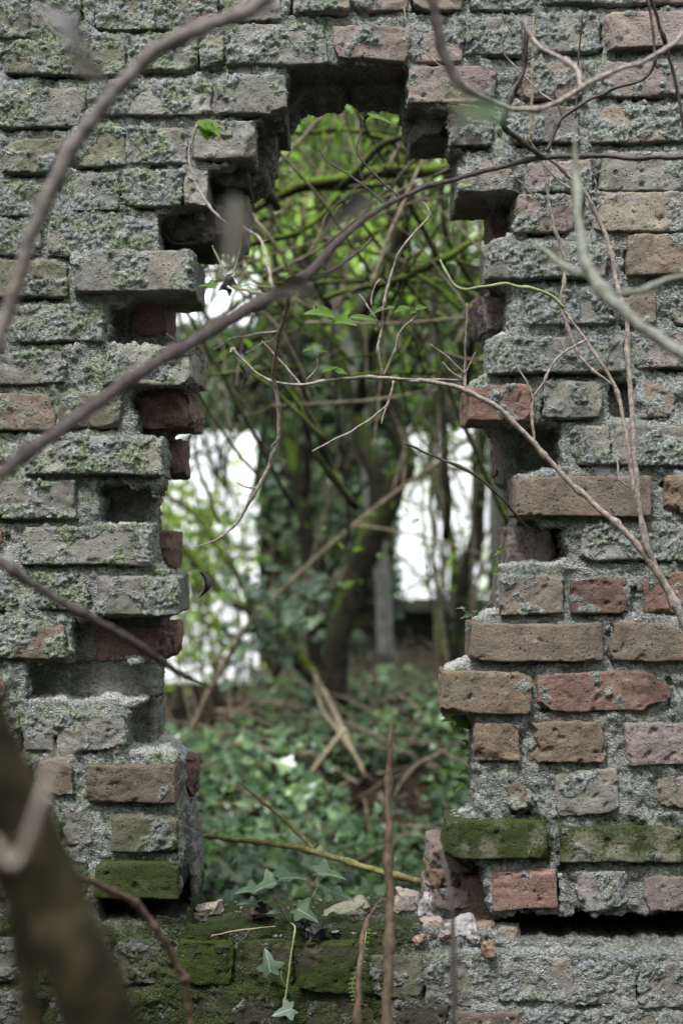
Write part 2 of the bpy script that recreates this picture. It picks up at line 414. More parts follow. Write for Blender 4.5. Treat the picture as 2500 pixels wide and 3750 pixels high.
def brick_geo(x0, x1, z0, z1, y0, y1, seed, tint, lich, moss, res=0.0026, broken=0.0, chips=2, roll=None, rough=1.0, wonk=1.0):
    rg = np.random.default_rng(seed)
    h = np.array([(x1 - x0) / 2, (y1 - y0) / 2, (z1 - z0) / 2])
    c = np.array([(x1 + x0) / 2, (y1 + y0) / 2, (z1 + z0) / 2])
    nx = max(4, int(2 * h[0] / res)); nz = max(4, int(2 * h[2] / res)); ny = max(3, int(2 * h[1] / (res * 1.7)))
    def grid(a, b):
        A, B = np.meshgrid(np.arange(a + 1), np.arange(b + 1), indexing='ij')
        return A, B
    key = []; faces = []; off = 0
    dims = (nx, ny, nz)
    def kk(i, j, k): return i + (nx + 1) * (j + (ny + 1) * k)
    for ax in range(3):
        o1, o2 = [a for a in range(3) if a != ax]
        A, B = grid(dims[o1], dims[o2])
        for side in (0, 1):
            idx = [None] * 3
            idx[o1], idx[o2] = A, B
            idx[ax] = np.full_like(A, side * dims[ax])
            K = kk(*idx)
            q = np.stack([K[:-1, :-1], K[1:, :-1], K[1:, 1:], K[:-1, 1:]], -1).reshape(-1, 4)
            flip = (side == 0) ^ (ax == 1)
            if flip: q = q[:, ::-1]
            faces.append(q)
    F = np.concatenate(faces)
    u, inv = np.unique(F.ravel(), return_inverse=True)
    F = inv.reshape(-1, 4)
    i = u % (nx + 1); j = (u // (nx + 1)) % (ny + 1); k = u // ((nx + 1) * (ny + 1))
    p = np.stack([i / nx * 2 - 1, j / ny * 2 - 1, k / nz * 2 - 1], 1) * h
    r = min(0.0042, h.min() * 0.6)
    cc = np.clip(p, -(h - r), h - r)
    d = p - cc
    ln = np.linalg.norm(d, axis=1, keepdims=True)
    nrm = d / np.maximum(ln, 1e-9)
    rr = r * (0.55 + 0.0 * ln)
    # round only the edges
    p = cc + nrm * r
    w = p + c
    so = seed * 1.37
    wp = w + np.array([so, so * 0.7, so * 0.3])
    # chips at corners and edges
    for t in range(chips):
        nv = rg.normal(size=3); nv[1] = -abs(nv[1]) * 0.9; nv[0] *= 0.8; nv /= np.linalg.norm(nv)
        sup = np.abs(nv * h).sum()
        dd = sup - rg.uniform(0.004, 0.013)
        e = p @ nv - dd - 0.003 * noise(wp, 0.012, 5 + t)
        p = p - nv * np.maximum(e, 0)[:, None]
    if broken > 0:
        for t in range(int(3 + broken * 4)):
            nv = rg.normal(size=3); nv[1] = -abs(nv[1]); nv[0] *= 1.6; nv /= np.linalg.norm(nv)
            sup = np.abs(nv * h).sum()
            dd = sup * rg.uniform(0.62, 0.86)
            e = p @ nv - dd - 0.010 * fbm(wp, 0.03, 55 + t, 3)
            p = p - nv * np.maximum(e, 0)[:, None] * 0.95
    ro = R(rg.normal() * 0.7) if roll is None else R(roll)
    cr, sr = math.cos(ro), math.sin(ro)
    p = np.stack([p[:, 0] * cr - p[:, 2] * sr, p[:, 1] + p[:, 0] * rg.normal() * 0.012, p[:, 0] * sr + p[:, 2] * cr], 1)
    w = p + c
    lm = sstep(-0.30, 0.42, 1.6 * fbm(w + 3.1, 0.055, 3, 3) + (lich - 0.78) * 1.7)
    if lich <= 0.02: lm = lm * 0
    lm = lm * (0.35 + 0.65 * (nrm[:, 1] < 0.2)) 
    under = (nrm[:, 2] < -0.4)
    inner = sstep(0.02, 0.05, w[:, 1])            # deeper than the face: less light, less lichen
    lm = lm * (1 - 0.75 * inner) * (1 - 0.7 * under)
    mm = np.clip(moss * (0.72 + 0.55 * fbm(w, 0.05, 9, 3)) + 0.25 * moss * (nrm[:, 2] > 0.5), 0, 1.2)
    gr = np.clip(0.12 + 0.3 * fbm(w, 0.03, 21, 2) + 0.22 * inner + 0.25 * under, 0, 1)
    ww = np.stack([noise(w, 0.09, 31 + seed % 13), noise(w, 0.09, 32), noise(w, 0.09, 33 + seed % 7)], 1) * 0.0042 * wonk
    disp = 0.0021 * rough * fbm(w, 0.022, 41, 3) + 0.0035 * rough * broken * fbm(w, 0.03, 47, 3)
    crust = np.abs(fbm(w * np.array([1, 1, 1.25]), 0.014, 61, 3))
    disp = disp + lm * (0.0075 * crust + 0.0030 * noise(w, 0.028, 71) + 0.0004)
    disp = disp - 0.0042 * (1 - lm) * sstep(0.42, 0.7, noise(w, 0.017, 81))   # pits
    p = w + ww + nrm * disp[:, None]
    gr = np.clip(gr + lm * 0.35 * (crust < 0.15) + 0.45 * sstep(-0.66, -0.74, w[:, 2]) * sstep(0.25, 0.05, w[:, 0]) + 0.3 * sstep(-0.15, -0.5, w[:, 2]) * sstep(-0.2, -0.3, w[:, 0]), 0, 1)  # weaker light on the low middle painted in; lower left darkened as well
    mm = np.clip(mm + 0.16 * sstep(-0.1, -0.45, w[:, 2]) * sstep(-0.2, -0.3, w[:, 0]), 0, 1.2)
    vr = 1 + 0.13 * rg.normal()
    tn = np.clip(np.array(tint) * vr, 0.03, 0.6)[None] * (1 + 0.22 * fbm(w, 0.06, 91, 2))[:, None]
    tn = tn * np.array([1, 1, 1]) * (1 + 0.1 * noise(w, 0.04, 95)[:, None] * np.array([1.0, 0.1, -0.4]))
    return p, F, np.clip(tn, 0.02, 0.7), np.stack([lm, mm, gr], 1)


wall = thing('ruined_brick_wall', 'ruined lichen covered brick wall with a large ragged opening', 'wall', (0, 0, -1.35))


def px_rect(b, yf):
    x0, y0, x1, y1 = b
    d = (D0 + yf) / FP
    return (x0 - 1250) * d, (x1 - 1250) * d, (HZ - y1) * d, (HZ - y0) * d


field = MB()
rects = []
for q, b in enumerate(BR):
    x0, y0, x1, y1, col, li, mo, fo, de, lab = b
    if lab is None and (x1 < 1250 or y1 < 1200) and li > 0.35: li = min(1.0, li + 0.13)
    if x1 < 1250 and col in ('tan', 'pink', 'lilac') and li > 0.35: col = 'grey' if q % 2 else 'olive'
    # uneven faces
    rg = random.Random(q * 7 + 1)
    yf = fo / 1000.0 + rg.uniform(-0.002, 0.003)
    X0, X1, Z0, Z1 = px_rect((x0, y0, x1, y1), yf)
    if x1 >= 2500: X1 += rg.uniform(0.02, 0.10)
    if x0 <= -50: X0 -= rg.uniform(0.0, 0.08)
    broken = 0.0; chips = 3; roll = None; rough = 1.1
    if lab and ('broken' in lab or 'crumbl' in lab or 'split' in lab or 'hollow' in lab or 'triang' in lab): broken = 0.45
    if lab and 'tilted' in lab: roll = 4
    if lab and 'triang' in lab: roll, broken = 30, 1.0
    if 'smooth' in (lab or '') or 'clean' in (lab or ''): rough, chips = 0.6, 2
    if lab is None and li < 0.55: broken = 0.15
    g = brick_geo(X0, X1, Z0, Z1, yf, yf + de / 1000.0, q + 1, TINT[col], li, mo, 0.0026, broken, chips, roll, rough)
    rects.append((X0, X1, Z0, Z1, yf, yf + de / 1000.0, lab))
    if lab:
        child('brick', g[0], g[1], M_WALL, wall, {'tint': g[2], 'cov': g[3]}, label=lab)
    else:
        field.add(g[0], g[1], tint=g[2], cov=g[3])
for q, b in enumerate(BB):
    x0, y0, x1, y1, col, li, mo, fo, ba, lab, br = b
    X0, X1, Z0, Z1 = px_rect((x0, y0, x1, y1), fo / 1000.0 + (ba - fo) / 2000.0)
    left = (x0 + x1) / 2 < 1250
    if left: X0 -= 0.03
    else: X1 += 0.03
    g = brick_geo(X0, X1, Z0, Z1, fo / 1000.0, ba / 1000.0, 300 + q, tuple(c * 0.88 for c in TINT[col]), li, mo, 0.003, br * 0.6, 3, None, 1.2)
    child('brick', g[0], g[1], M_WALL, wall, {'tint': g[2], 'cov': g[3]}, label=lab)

# plain brickwork beyond the frame (coarser)
cz = 0.0868
for row in range(-10, 34):
    z0 = row * cz * 0.98 - 0.46
    if z0 + 0.07 > 2.28: break
    if z0 < -1.36: continue
    for sgn in (-1, 1):
        x = 0.70 + (0.06 if row % 2 else 0.0)
        while x < 1.9:
            w_ = 0.235 if (row % 2) else 0.112
            xa, xb = sorted((sgn * x, sgn * (x + w_)))
            g = brick_geo(xa, xb, z0, z0 + 0.07, random.uniform(-0.004, 0.004) - (0.03 if z0 < -0.72 else 0), 0.03, row * 31 + int(x * 50) + 900, TINT[random.choice(['grey', 'brown', 'tan', 'pink'])], random.uniform(.4, .9), .1, 0.008, 0, 1)
            field.add(g[0], g[1], tint=g[2], cov=g[3])
            x += w_ + 0.015
    if z0 > 0.96:
        x = -0.68
        while x < 0.66:
            w_ = 0.235 if (row % 2) else 0.112
            g = brick_geo(x, x + w_, z0, z0 + 0.07, random.uniform(-0.004, 0.004), 0.03, row * 37 + int(x * 50) + 900, TINT[random.choice(['grey', 'brown', 'tan', 'pink'])], random.uniform(.4, .9), .1, 0.008, 0, 1)
            field.add(g[0], g[1], tint=g[2], cov=g[3])
            x += w_ + 0.015
v, f, a = field.get()
child('brickwork', v, f, M_WALL, wall, a)


# ------------------------------------------------------------------ mortar core (carved voxels)
def in_poly(x, z, poly):
    inside = np.zeros(x.shape, dtype=bool)
    n = len(poly)
    for i in range(n):
        x1, z1 = poly[i]; x2, z2 = poly[(i + 1) % n]
        cond = (z1 > z) != (z2 > z)
        if z1 == z2: continue
        xi = (x2 - x1) * (z - z1) / (z2 - z1) + x1
        inside ^= cond & (x < xi)
    return inside


FRONT = [(700,3405),(668,3395),(662,3290),(655,3150),(648,2960),(628,2790),(600,2765),(455,2750),(455,2640),(470,2600),(565,2560),(575,2430),(330,2420),(320,2262),(560,2255),
 (600,2100),(560,2068),(545,1925),(580,1740),(600,1650),(500,1590),(470,1440),(520,1410),(680,1400),(690,1275),(560,1262),(385,1256),(400,1140),(470,1075),(570,1050),(640,930),(578,925),(570,780),(680,748),(750,735),(752,625),(850,590),(920,570),(925,450),
 (1030,412),(1038,290),(1052,240),(1090,232),(1485,222),(1500,250),(1500,375),(1650,400),(1655,535),(1700,560),(1720,695),(1895,718),(1890,850),(1800,885),(1795,1010),(1870,1050),(1862,1215),(1810,1245),(1805,1360),
 (1735,1405),(1735,1530),(1930,1548),(1935,1700),(2010,1720),(1900,1742),(1905,1885),(1990,1900),(1985,2055),(1850,2085),(1842,2245),(1750,2270),(1735,2420),(1635,2455),(1635,2605),(1745,2630),(1738,2985),(1650,3010),(1650,3140),(1785,3170),(1790,3335),(1840,3372),(1820,3405)]
BACK = [(745,3400),(740,3330),(728,3050),(700,2900),(690,2760),(600,2700),(585,2560),(590,2430),(600,2260),(648,2240),(650,2100),(600,2060),(575,1930),(580,1760),(620,1620),(640,1560),(650,1440),(690,1400),(690,1290),(610,1240),(590,1095),(680,1060),(690,930),(690,905),
 (780,895),(900,870),(925,735),(990,690),(1015,575),(1025,470),(1075,455),(1090,415),(1170,392),(1255,385),(1270,352),(1290,378),(1470,385),(1485,520),(1645,545),(1690,750),(1790,770),(1795,890),(1800,1010),(1800,1090),(1760,1120),(1765,1230),(1810,1370),
 (1740,1430),(1750,1540),(1815,1600),(1815,1750),(1895,1880),(1860,1935),(1855,2075),(1840,2250),(1740,2275),(1725,2420),(1640,2465),(1640,2610),(1740,2640),(1738,2980),(1650,3010),(1610,3120),(1600,3270),(1650,3330),(1690,3400)]


def to_poly(pl, y):
    d = (D0 + y) / FP
    return [((a - 1250) * d, (HZ - b) * d) for a, b in pl]


VX = 0.004
gx0, gx1, gy0, gy1, gz0, gz1 = -0.70, 0.70, -0.032, 0.248, -0.93, 1.00
nx, ny, nz = int((gx1 - gx0) / VX), int((gy1 - gy0) / VX), int((gz1 - gz0) / VX)
xs = gx0 + (np.arange(nx) + .5) * VX
ys = gy0 + (np.arange(ny) + .5) * VX
zs = gz0 + (np.arange(nz) + .5) * VX
XX, ZZ = np.meshgrid(xs, zs, indexing='ij')
flat = np.stack([XX.ravel(), np.zeros(XX.size), ZZ.ravel()], 1)
wob = (fbm(flat, 0.03, 101, 3) * 0.006).reshape(XX.shape)
wob2 = (fbm(flat, 0.03, 131, 3) * 0.006).reshape(XX.shape)
mF = in_poly(XX + wob, ZZ + wob2, to_poly(FRONT, 0.0))
mB = in_poly(XX + wob, ZZ + wob2, to_poly(BACK, 0.20))
vol = np.zeros((nx, ny, nz), dtype=bool)
sill_z = -0.703 + 0.006 * np.sin(XX * 9) - 0.018 * sstep(0.05, 0.14, XX) - 0.014 * sstep(0.27, 0.40, XX) + wob
low = ZZ < sill_z
for j, y in enumerate(ys):
    sol = ~(mF if y < 0.105 else mB)
    sol = sol | (low)
    front_off = np.where(ZZ < -0.73 + wob * 0.6, -0.024, 0.0062)
    sol = sol & (y > front_off)
    vol[:, j, :] = sol


def carve(px0, py0, px1, py1, ya, yb, amp=0.004):
    X0, X1, Z0, Z1 = px_rect((px0, py0, px1, py1), ya)
    m = (XX + wob * 1.2 > X0) & (XX + wob2 * 1.2 < X1) & (ZZ + wob2 * 1.2 > Z0) & (ZZ + wob * 1.2 < Z1)
    js = (ys > ya) & (ys < yb)
    vol[:, js, :] &= ~m[:, None, :]


carve(1836, 3372, 2700, 3466, -0.04, 0.17)          # slot of the lost timber, right
carve(340, 3290, 664, 3402, -0.04, 0.14)            # the same, left
carve(352, 1772, 556, 1922, -0.01, 0.10)            # missing header
carve(200, 1780, 352, 1900, -0.01, -0.001)
carve(390, 1100, 560, 1250, -0.01, 0.09)
carve(90, 2425, 590, 2568, -0.01, 0.075)
carve(250, 2270, 620, 2430, -0.01, 0.065)
carve(1925, 1548, 2062, 1716, -0.01, 0.12)
carve(1985, 1925, 2080, 2062, -0.01, 0.11)
carve(2232, 1388, 2330, 1532, -0.01, 0.05)
carve(1880, 965, 1915, 1018, -0.02, 0.04)
carve(2436, 1760, 2500, 1800, -0.02, 0.03)
carve(2050, 3160, 2100, 3215, -0.01, 0.03)
# shadow gaps under and beside the bricks
rg = random.Random(5)
for (X0, X1, Z0, Z1, ya, yb, lab) in rects:
    wdt = X1 - X0
    for t in range(3):
        if rg.random() < (0.62 if ya > -0.02 else 0.45):
            l = rg.uniform(0.3, 0.75) * wdt; s = X0 + rg.uniform(0, wdt - l)
            hh = rg.uniform(0.003, 0.008)
            m = (XX > s) & (XX < s + l) & (ZZ > Z0 - hh + wob * 0.7) & (ZZ < Z0 + 0.006)
            js = ys < rg.uniform(0.012, 0.035) + (ya if ya < -0.015 else 0)
            vol[:, js, :] &= ~m[:, None, :]
    if rg.random() < 0.5:
        xe = rg.choice((X0, X1)); hh = rg.uniform(0.4, 0.9) * (Z1 - Z0)
        m = (XX > xe - 0.007 + wob * 0.5) & (XX < xe + 0.007 + wob2 * 0.5) & (ZZ > Z0) & (ZZ < Z0 + hh)
        js = ys < rg.uniform(0.012, 0.03) + (ya if ya < -0.015 else 0)
        vol[:, js, :] &= ~m[:, None, :]

pad = np.zeros((nx + 2, ny + 2, nz + 2), dtype=bool)
pad[1:-1, 1:-1, 1:-1] = vol
quads = []
VD = (nx + 2, ny + 2, nz + 2)
def vid(i, j, k): return i + VD[0] * (j + VD[1] * k)
for ax in range(3):
    sl0 = [slice(None)] * 3; sl1 = [slice(None)] * 3
    sl0[ax] = slice(0, -1); sl1[ax] = slice(1, None)
    A, B = pad[tuple(sl0)], pad[tuple(sl1)]
    for sign, m in ((1, A & ~B), (-1, B & ~A)):
        i, j, k = np.nonzero(m)
        c = [i, j, k]
        # face between cell c and c+1 along ax, at lattice plane c+1 (lattice vertex n is the low corner of cell n)
        o1, o2 = [(1, 2), (2, 0), (0, 1)][ax]
        c0 = [a.copy() for a in c]; c0[ax] = c0[ax] + 1
        def sh(a1, a2):
            cc = [a.copy() for a in c0]; cc[o1] = cc[o1] + a1; cc[o2] = cc[o2] + a2
            return vid(*cc)
        q = np.stack([sh(0, 0), sh(1, 0), sh(1, 1), sh(0, 1)], 1)
        if sign < 0: q = q[:, ::-1]
        quads.append(q)
Q = np.concatenate(quads)
# lattice may reach VD on the far side; recompute with a larger stride is unnecessary because the rim is empty
u, inv = np.unique(Q.ravel(), return_inverse=True)
Q = inv.reshape(-1, 4)
li = u % VD[0]; lj = (u // VD[0]) % VD[1]; lk = u // (VD[0] * VD[1])
pv = np.stack([gx0 + (li - 1) * VX, gy0 + (lj - 1) * VX, gz0 + (lk - 1) * VX], 1).astype(float)
e = np.concatenate([Q[:, [0, 1]], Q[:, [1, 2]], Q[:, [2, 3]], Q[:, [3, 0]]])
def lap(p):
    s = np.zeros_like(p)
    cnt = np.bincount(e[:, 0], minlength=len(p)) + np.bincount(e[:, 1], minlength=len(p))
    for a in range(3):
        s[:, a] = np.bincount(e[:, 0], weights=p[e[:, 1], a], minlength=len(p)) + np.bincount(e[:, 1], weights=p[e[:, 0], a], minlength=len(p))
    return s / cnt[:, None]
for it in range(4):
    pv = pv + 0.6 * (lap(pv) - pv)
def vnorm(p):
    fn = np.cross(p[Q[:, 2]] - p[Q[:, 0]], p[Q[:, 3]] - p[Q[:, 1]])
    n = np.zeros_like(p)
    for c_ in range(4):
        for a in range(3):
            n[:, a] += np.bincount(Q[:, c_], weights=fn[:, a], minlength=len(p))
    return n / np.maximum(np.linalg.norm(n, axis=1, keepdims=True), 1e-12)
nv = vnorm(pv)
frontness = sstep(0.3, 0.9, -nv[:, 1]) * sstep(0.03, 0.015, pv[:, 1])
crust = np.abs(fbm(pv, 0.015, 61, 3))
disp = 0.0025 * fbm(pv, 0.022, 151, 3) + 0.0075 * crust
disp += frontness * (0.0062 * fbm(pv, 0.055, 161, 2) + 0.0035 * fbm(pv, 0.02, 163, 2))
disp = np.clip(disp, -0.012, 0.0105)
pv = pv + nv * disp[:, None]
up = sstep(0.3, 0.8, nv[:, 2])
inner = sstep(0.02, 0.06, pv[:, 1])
lowz = sstep(-0.60, -0.70, pv[:, 2])
leftish = sstep(0.25, 0.10, pv[:, 0])
lich = np.clip(0.72 + 0.7 * fbm(pv, 0.08, 171, 3), 0, 1) * (1 - 0.6 * inner) * (1 - 0.35 * lowz)
lich = np.clip(lich + up * 0.4 * (1 - 0.3 * leftish * lowz), 0, 1)
moss = np.clip(0.04 + 0.35 * fbm(pv, 0.07, 181, 3) + 0.62 * lowz * leftish + 0.12 * sstep(-0.1, -0.4, pv[:, 2]) * (pv[:, 0] < 0) - 0.25 * (pv[:, 0] > 0.2) * (pv[:, 2] > -0.6), 0, 1)
for b_, r_ in zip(BR, rects):
    if b_[6] >= 0.5:
        dx_ = np.maximum(np.maximum(r_[0] - pv[:, 0], pv[:, 0] - r_[1]), 0); dz_ = np.maximum(np.maximum(r_[2] - pv[:, 2], pv[:, 2] - r_[3]), 0)
        moss = np.maximum(moss, b_[6] * np.exp(-(dx_ ** 2 + dz_ ** 2) / 0.016 ** 2) * (0.75 + 0.6 * fbm(pv, 0.03, 199, 2)))
grime_shade = np.clip(0.16 + 0.36 * fbm(pv, 0.03, 191, 2) + 0.42 * inner * (1 - up) + 0.6 * lowz * leftish - 0.2 * up * (1 - lowz) + 0.2 * (crust < 0.1), 0, 1)  # grime, heavier in recesses; weaker light painted in low at left and centre
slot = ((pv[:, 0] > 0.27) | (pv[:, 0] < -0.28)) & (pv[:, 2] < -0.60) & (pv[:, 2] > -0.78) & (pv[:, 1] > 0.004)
slot_shade = slot * sstep(-0.004, 0.03, pv[:, 1] + 0.01 * fbm(pv, 0.03, 197, 2))  # shade in the timber slots, painted in as grime and darker tint
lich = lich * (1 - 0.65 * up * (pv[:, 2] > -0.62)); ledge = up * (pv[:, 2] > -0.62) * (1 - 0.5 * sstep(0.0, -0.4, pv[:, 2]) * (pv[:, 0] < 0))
grime_shade = np.maximum(grime_shade, slot_shade)
lich = lich * (1 - slot_shade); moss = moss * (1 - slot_shade)
tn = np.array(TINT['mortar'])[None] * (1 + 0.2 * fbm(pv, 0.05, 195, 2))[:, None] * (1 - 0.85 * slot_shade)[:, None]
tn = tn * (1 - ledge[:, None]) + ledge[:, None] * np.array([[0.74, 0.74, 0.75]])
child('mortar', pv, Q, M_WALL, wall, {'tint': tn, 'cov': np.stack([lich, moss, grime_shade], 1)})


def slab(x0, x1, y0, y1, z0, z1, step=0.02, amp=0.004):
    g = brick_geo(x0, x1, z0, z1, y0, y1, 77, TINT['mortar'], 0.8, 0.1, step, 0, 0, 0, 1.0)
    return g
mb = MB()
for (x0, x1, z0, z1) in ((-1.95, -0.69, -1.45, 2.3), (0.69, 1.95, -1.45, 2.3), (-0.70, 0.70, 0.985, 2.3), (-0.70, 0.70, -1.45, -0.92)):
    g = slab(x0, x1, 0.008 if z1 > -0.9 else -0.018, 0.246, z0, z1)
    mb.add(g[0], g[1], tint=g[2], cov=g[3])
v, f, a = mb.get()
child('mortar_backing', v, f, M_WALL, wall, a)


# ------------------------------------------------------------------ tubes, leaves
def catmull(pts, per=6):
    p = np.asarray(pts, dtype=float)
    if len(p) < 3: 
        t = np.linspace(0, 1, per + 1)[:, None]
        return p[0] * (1 - t) + p[-1] * t
    q = np.vstack([2 * p[0] - p[1], p, 2 * p[-1] - p[-2]])
    out = []
    for i in range(1, len(q) - 2):
        for t in np.arange(per) / per:
            a, b, c_, d = q[i - 1], q[i], q[i + 1], q[i + 2]
            out.append(0.5 * ((2 * b) + (-a + c_) * t + (2 * a - 5 * b + 4 * c_ - d) * t * t + (-a + 3 * b - 3 * c_ + d) * t ** 3))
    out.append(q[-2])
    return np.array(out)


def tube(pts, rad, sides=8, per=6, lump=0.12, jit=0.0, seed=0, nodes=0.0):
    """pts (N,3[+r]) control points; rad = scalar, (r0,r1) or list"""
    P4 = np.asarray(pts, dtype=float)
    n = len(P4)
    rad = np.interp(np.linspace(0, 1, n), np.linspace(0, 1, len(np.atleast_1d(rad))), np.atleast_1d(rad))
    c = catmull(np.column_stack([P4, rad]), per)
    p, r = c[:, :3], np.maximum(c[:, 3], 0.0003)
    if jit:
        s = np.array([noise(p + 5.3 * seed, jit * 12, seed + k) for k in range(3)]).T
        p = p + s * jit
    t = np.gradient(p, axis=0)
    t /= np.maximum(np.linalg.norm(t, axis=1, keepdims=True), 1e-9)
    ref = np.array([0.31, 0.2, 0.93]) if abs(t[0, 2]) < 0.8 else np.array([0.93, 0.3, 0.2])
    u = np.cross(t[0], ref); u /= np.linalg.norm(u)
    U = []
    for k in range(len(p)):
        u = u - t[k] * (u @ t[k]); u /= max(np.linalg.norm(u), 1e-9)
        U.append(u)
    U = np.array(U); V = np.cross(t, U)
    ang = np.arange(sides) / sides * 2 * math.pi
    ring = p[:, None, :] + (U[:, None, :] * np.cos(ang)[None, :, None] + V[:, None, :] * np.sin(ang)[None, :, None]) * r[:, None, None]
    if nodes:
        L_ = np.concatenate([[0], np.cumsum(np.linalg.norm(np.diff(p, axis=0), axis=1))])
        ph = (L_ / nodes) % 1.0
        bump = 1 + 0.55 * np.exp(-((ph - 0.5) / 0.07) ** 2)
        ring = p[:, None, :] + (ring - p[:, None, :]) * bump[:, None, None]
    vv = ring.reshape(-1, 3)
    if lump:
        ctr = np.repeat(p, sides, axis=0)
        s = noise(vv + seed * 3.3, max(float(r.mean()) * 2.2, 0.004), seed)
        vv = ctr + (vv - ctr) * (1 + lump * s)[:, None]
    m = len(p)
    a = np.arange(m - 1)[:, None] * sides + np.arange(sides)[None]
    b = np.arange(m - 1)[:, None] * sides + (np.arange(sides)[None] + 1) % sides
    q = np.stack([a, b, b + sides, a + sides], -1).reshape(-1, 4)
    vv = np.vstack([vv, p[0] - t[0] * r[0] * 0.4, p[-1] + t[-1] * r[-1] * 0.6])
    k = np.arange(sides)
    c0 = np.stack([np.full(sides, m * sides), (k + 1) % sides, k], 1)
    c1 = np.stack([np.full(sides, m * sides + 1), (m - 1) * sides + k, (m - 1) * sides + (k + 1) % sides], 1)
    return vv, [q, np.vstack([c0, c1])], p


def leaf_tpl(kind):
    """outline in xy (y = tip), z = fold; returns verts, tris"""
    if kind == 'ivy':
        o = [(0, -0.32), (0.22, -0.46), (0.30, -0.22), (0.58, -0.12), (0.30, 0.08), (0.24, 0.22), (0.13, 0.30), (0, 0.72)]
    elif kind == 'star':
        o = [(0, -0.26), (0.10, -0.36), (0.30, -0.47), (0.33, -0.40), (0.31, -0.25), (0.45, -0.20), (0.62, -0.07), (0.50, 0.03), (0.30, 0.10), (0.22, 0.16), (0.19, 0.34), (0.12, 0.55), (0, 0.74)]
    elif kind == 'long':
        o = [(0, -0.5), (0.10, -0.42), (0.16, -0.2), (0.17, 0.02), (0.12, 0.25), (0.05, 0.45), (0, 0.6)]
    elif kind == 'small':
        o = [(0, -0.5), (0.26, -0.15), (0.22, 0.2), (0, 0.55)]
    else:
        o = [(0, -0.5), (0.12, -0.46), (0.20, -0.36), (0.19, -0.33), (0.29, -0.2), (0.27, -0.17), (0.34, -0.02), (0.30, 0.0), (0.31, 0.13), (0.26, 0.14), (0.23, 0.28), (0.17, 0.28), (0.12, 0.42), (0, 0.62)]
    right = [(x, y, abs(x) * 0.28 - y * y * 0.18) for x, y in o]
    left = [(-x, y, z) for x, y, z in right[1:-1]]
    v = right + left
    # mid rib points
    k = len(o)
    mid = [(0, o[0][1] + (o[-1][1] - o[0][1]) * t, 0) for t in (0.33, 0.66)]
    mid = [(x, y, -y * y * 0.18) for x, y, z in mid]
    m0 = len(v); v = v + mid
    tr = []
    def midi(y):
        yy = (y - o[0][1]) / (o[-1][1] - o[0][1])
        return m0 if yy < 0.5 else m0 + 1
    for side in (0, 1):
        idx = [0] + (list(range(1, k - 1)) if side == 0 else list(range(k, k + k - 2))) + [k - 1]
        for a, b in zip(idx[:-1], idx[1:]):
            ya = v[a][1]; yb = v[b][1]
            ma, mb_ = midi(ya), midi(yb)
            t1 = (a, b, ma); tr.append(t1 if side == 0 else t1[::-1])
            if ma != mb_:
                t2 = (ma, b, mb_); tr.append(t2 if side == 0 else t2[::-1])
    return np.array(v, dtype=float), np.array(tr)


TPL = {k: leaf_tpl(k) for k in ('ivy', 'star', 'long', 'small', 'ovate')}


def rot_frames(nrm, tip):
    """frames with z = nrm, y = tip direction (made orthogonal)"""
    z = nrm / np.maximum(np.linalg.norm(nrm, axis=1, keepdims=True), 1e-9)
    y = tip - z * (tip * z).sum(1, keepdims=True)
    y /= np.maximum(np.linalg.norm(y, axis=1, keepdims=True), 1e-9)
    x = np.cross(y, z)
    return x, y, z


def leaves(kind, pos, size, nrm, tip, val=None, curl=0.5):
    tv, tf = TPL[kind]
    n = len(pos)
    pos = np.asarray(pos, float); size = np.broadcast_to(np.asarray(size, float), (n,))
    x, y, z = rot_frames(np.asarray(nrm, float), np.asarray(tip, float))
    cz_ = RNG.uniform(0.3, 1.7, n) * curl * 2
    vv = pos[:, None] + size[:, None, None] * (tv[None, :, 0:1] * x[:, None] + tv[None, :, 1:2] * y[:, None] + tv[None, :, 2:3] * cz_[:, None, None] * z[:, None])
    ff = tf[None] + (np.arange(n) * len(tv))[:, None, None]
    if val is None: val = RNG.uniform(0, 1, n)
    lv = np.repeat(np.column_stack([val, RNG.uniform(0, 1, n) ** 3, np.zeros(n)]), len(tv), axis=0)
    lv[:, 2] = np.tile(np.abs(tv[:, 0]), n)
    return vv.reshape(-1, 3), ff.reshape(-1, 3), lv


def rdir(n, up=0.0):
    d = RNG.normal(size=(n, 3)); d[:, 2] += up
    return d / np.linalg.norm(d, axis=1, keepdims=True)


def path(*pts):
    """points given as (px, py, y) -> world"""
    return [P(*p) for p in pts]


def pr(px, y):
    """radius in metres of something px wide in the photograph at depth y"""
    return px * (D0 + y) / FP / 2


def one_leaf(kind, px, py, y, sizepx, tipdeg, facing=(0, -1, 0.35), parent=None, mat=None, val=0.5, name='leaf', curl=0.5):
    pos = P(px, py, y)
    s = sizepx * (D0 + y) / FP
    tip = np.array([[math.cos(R(tipdeg)), -0.15, math.sin(R(tipdeg))]])
    v, f, lv = leaves(kind, pos[None], s, np.array([facing], float), tip, np.array([val]), curl)
    # fold resolution is enough at this size
    return child(name, v, f, mat or M_FRESH, parent, {'lv': lv})


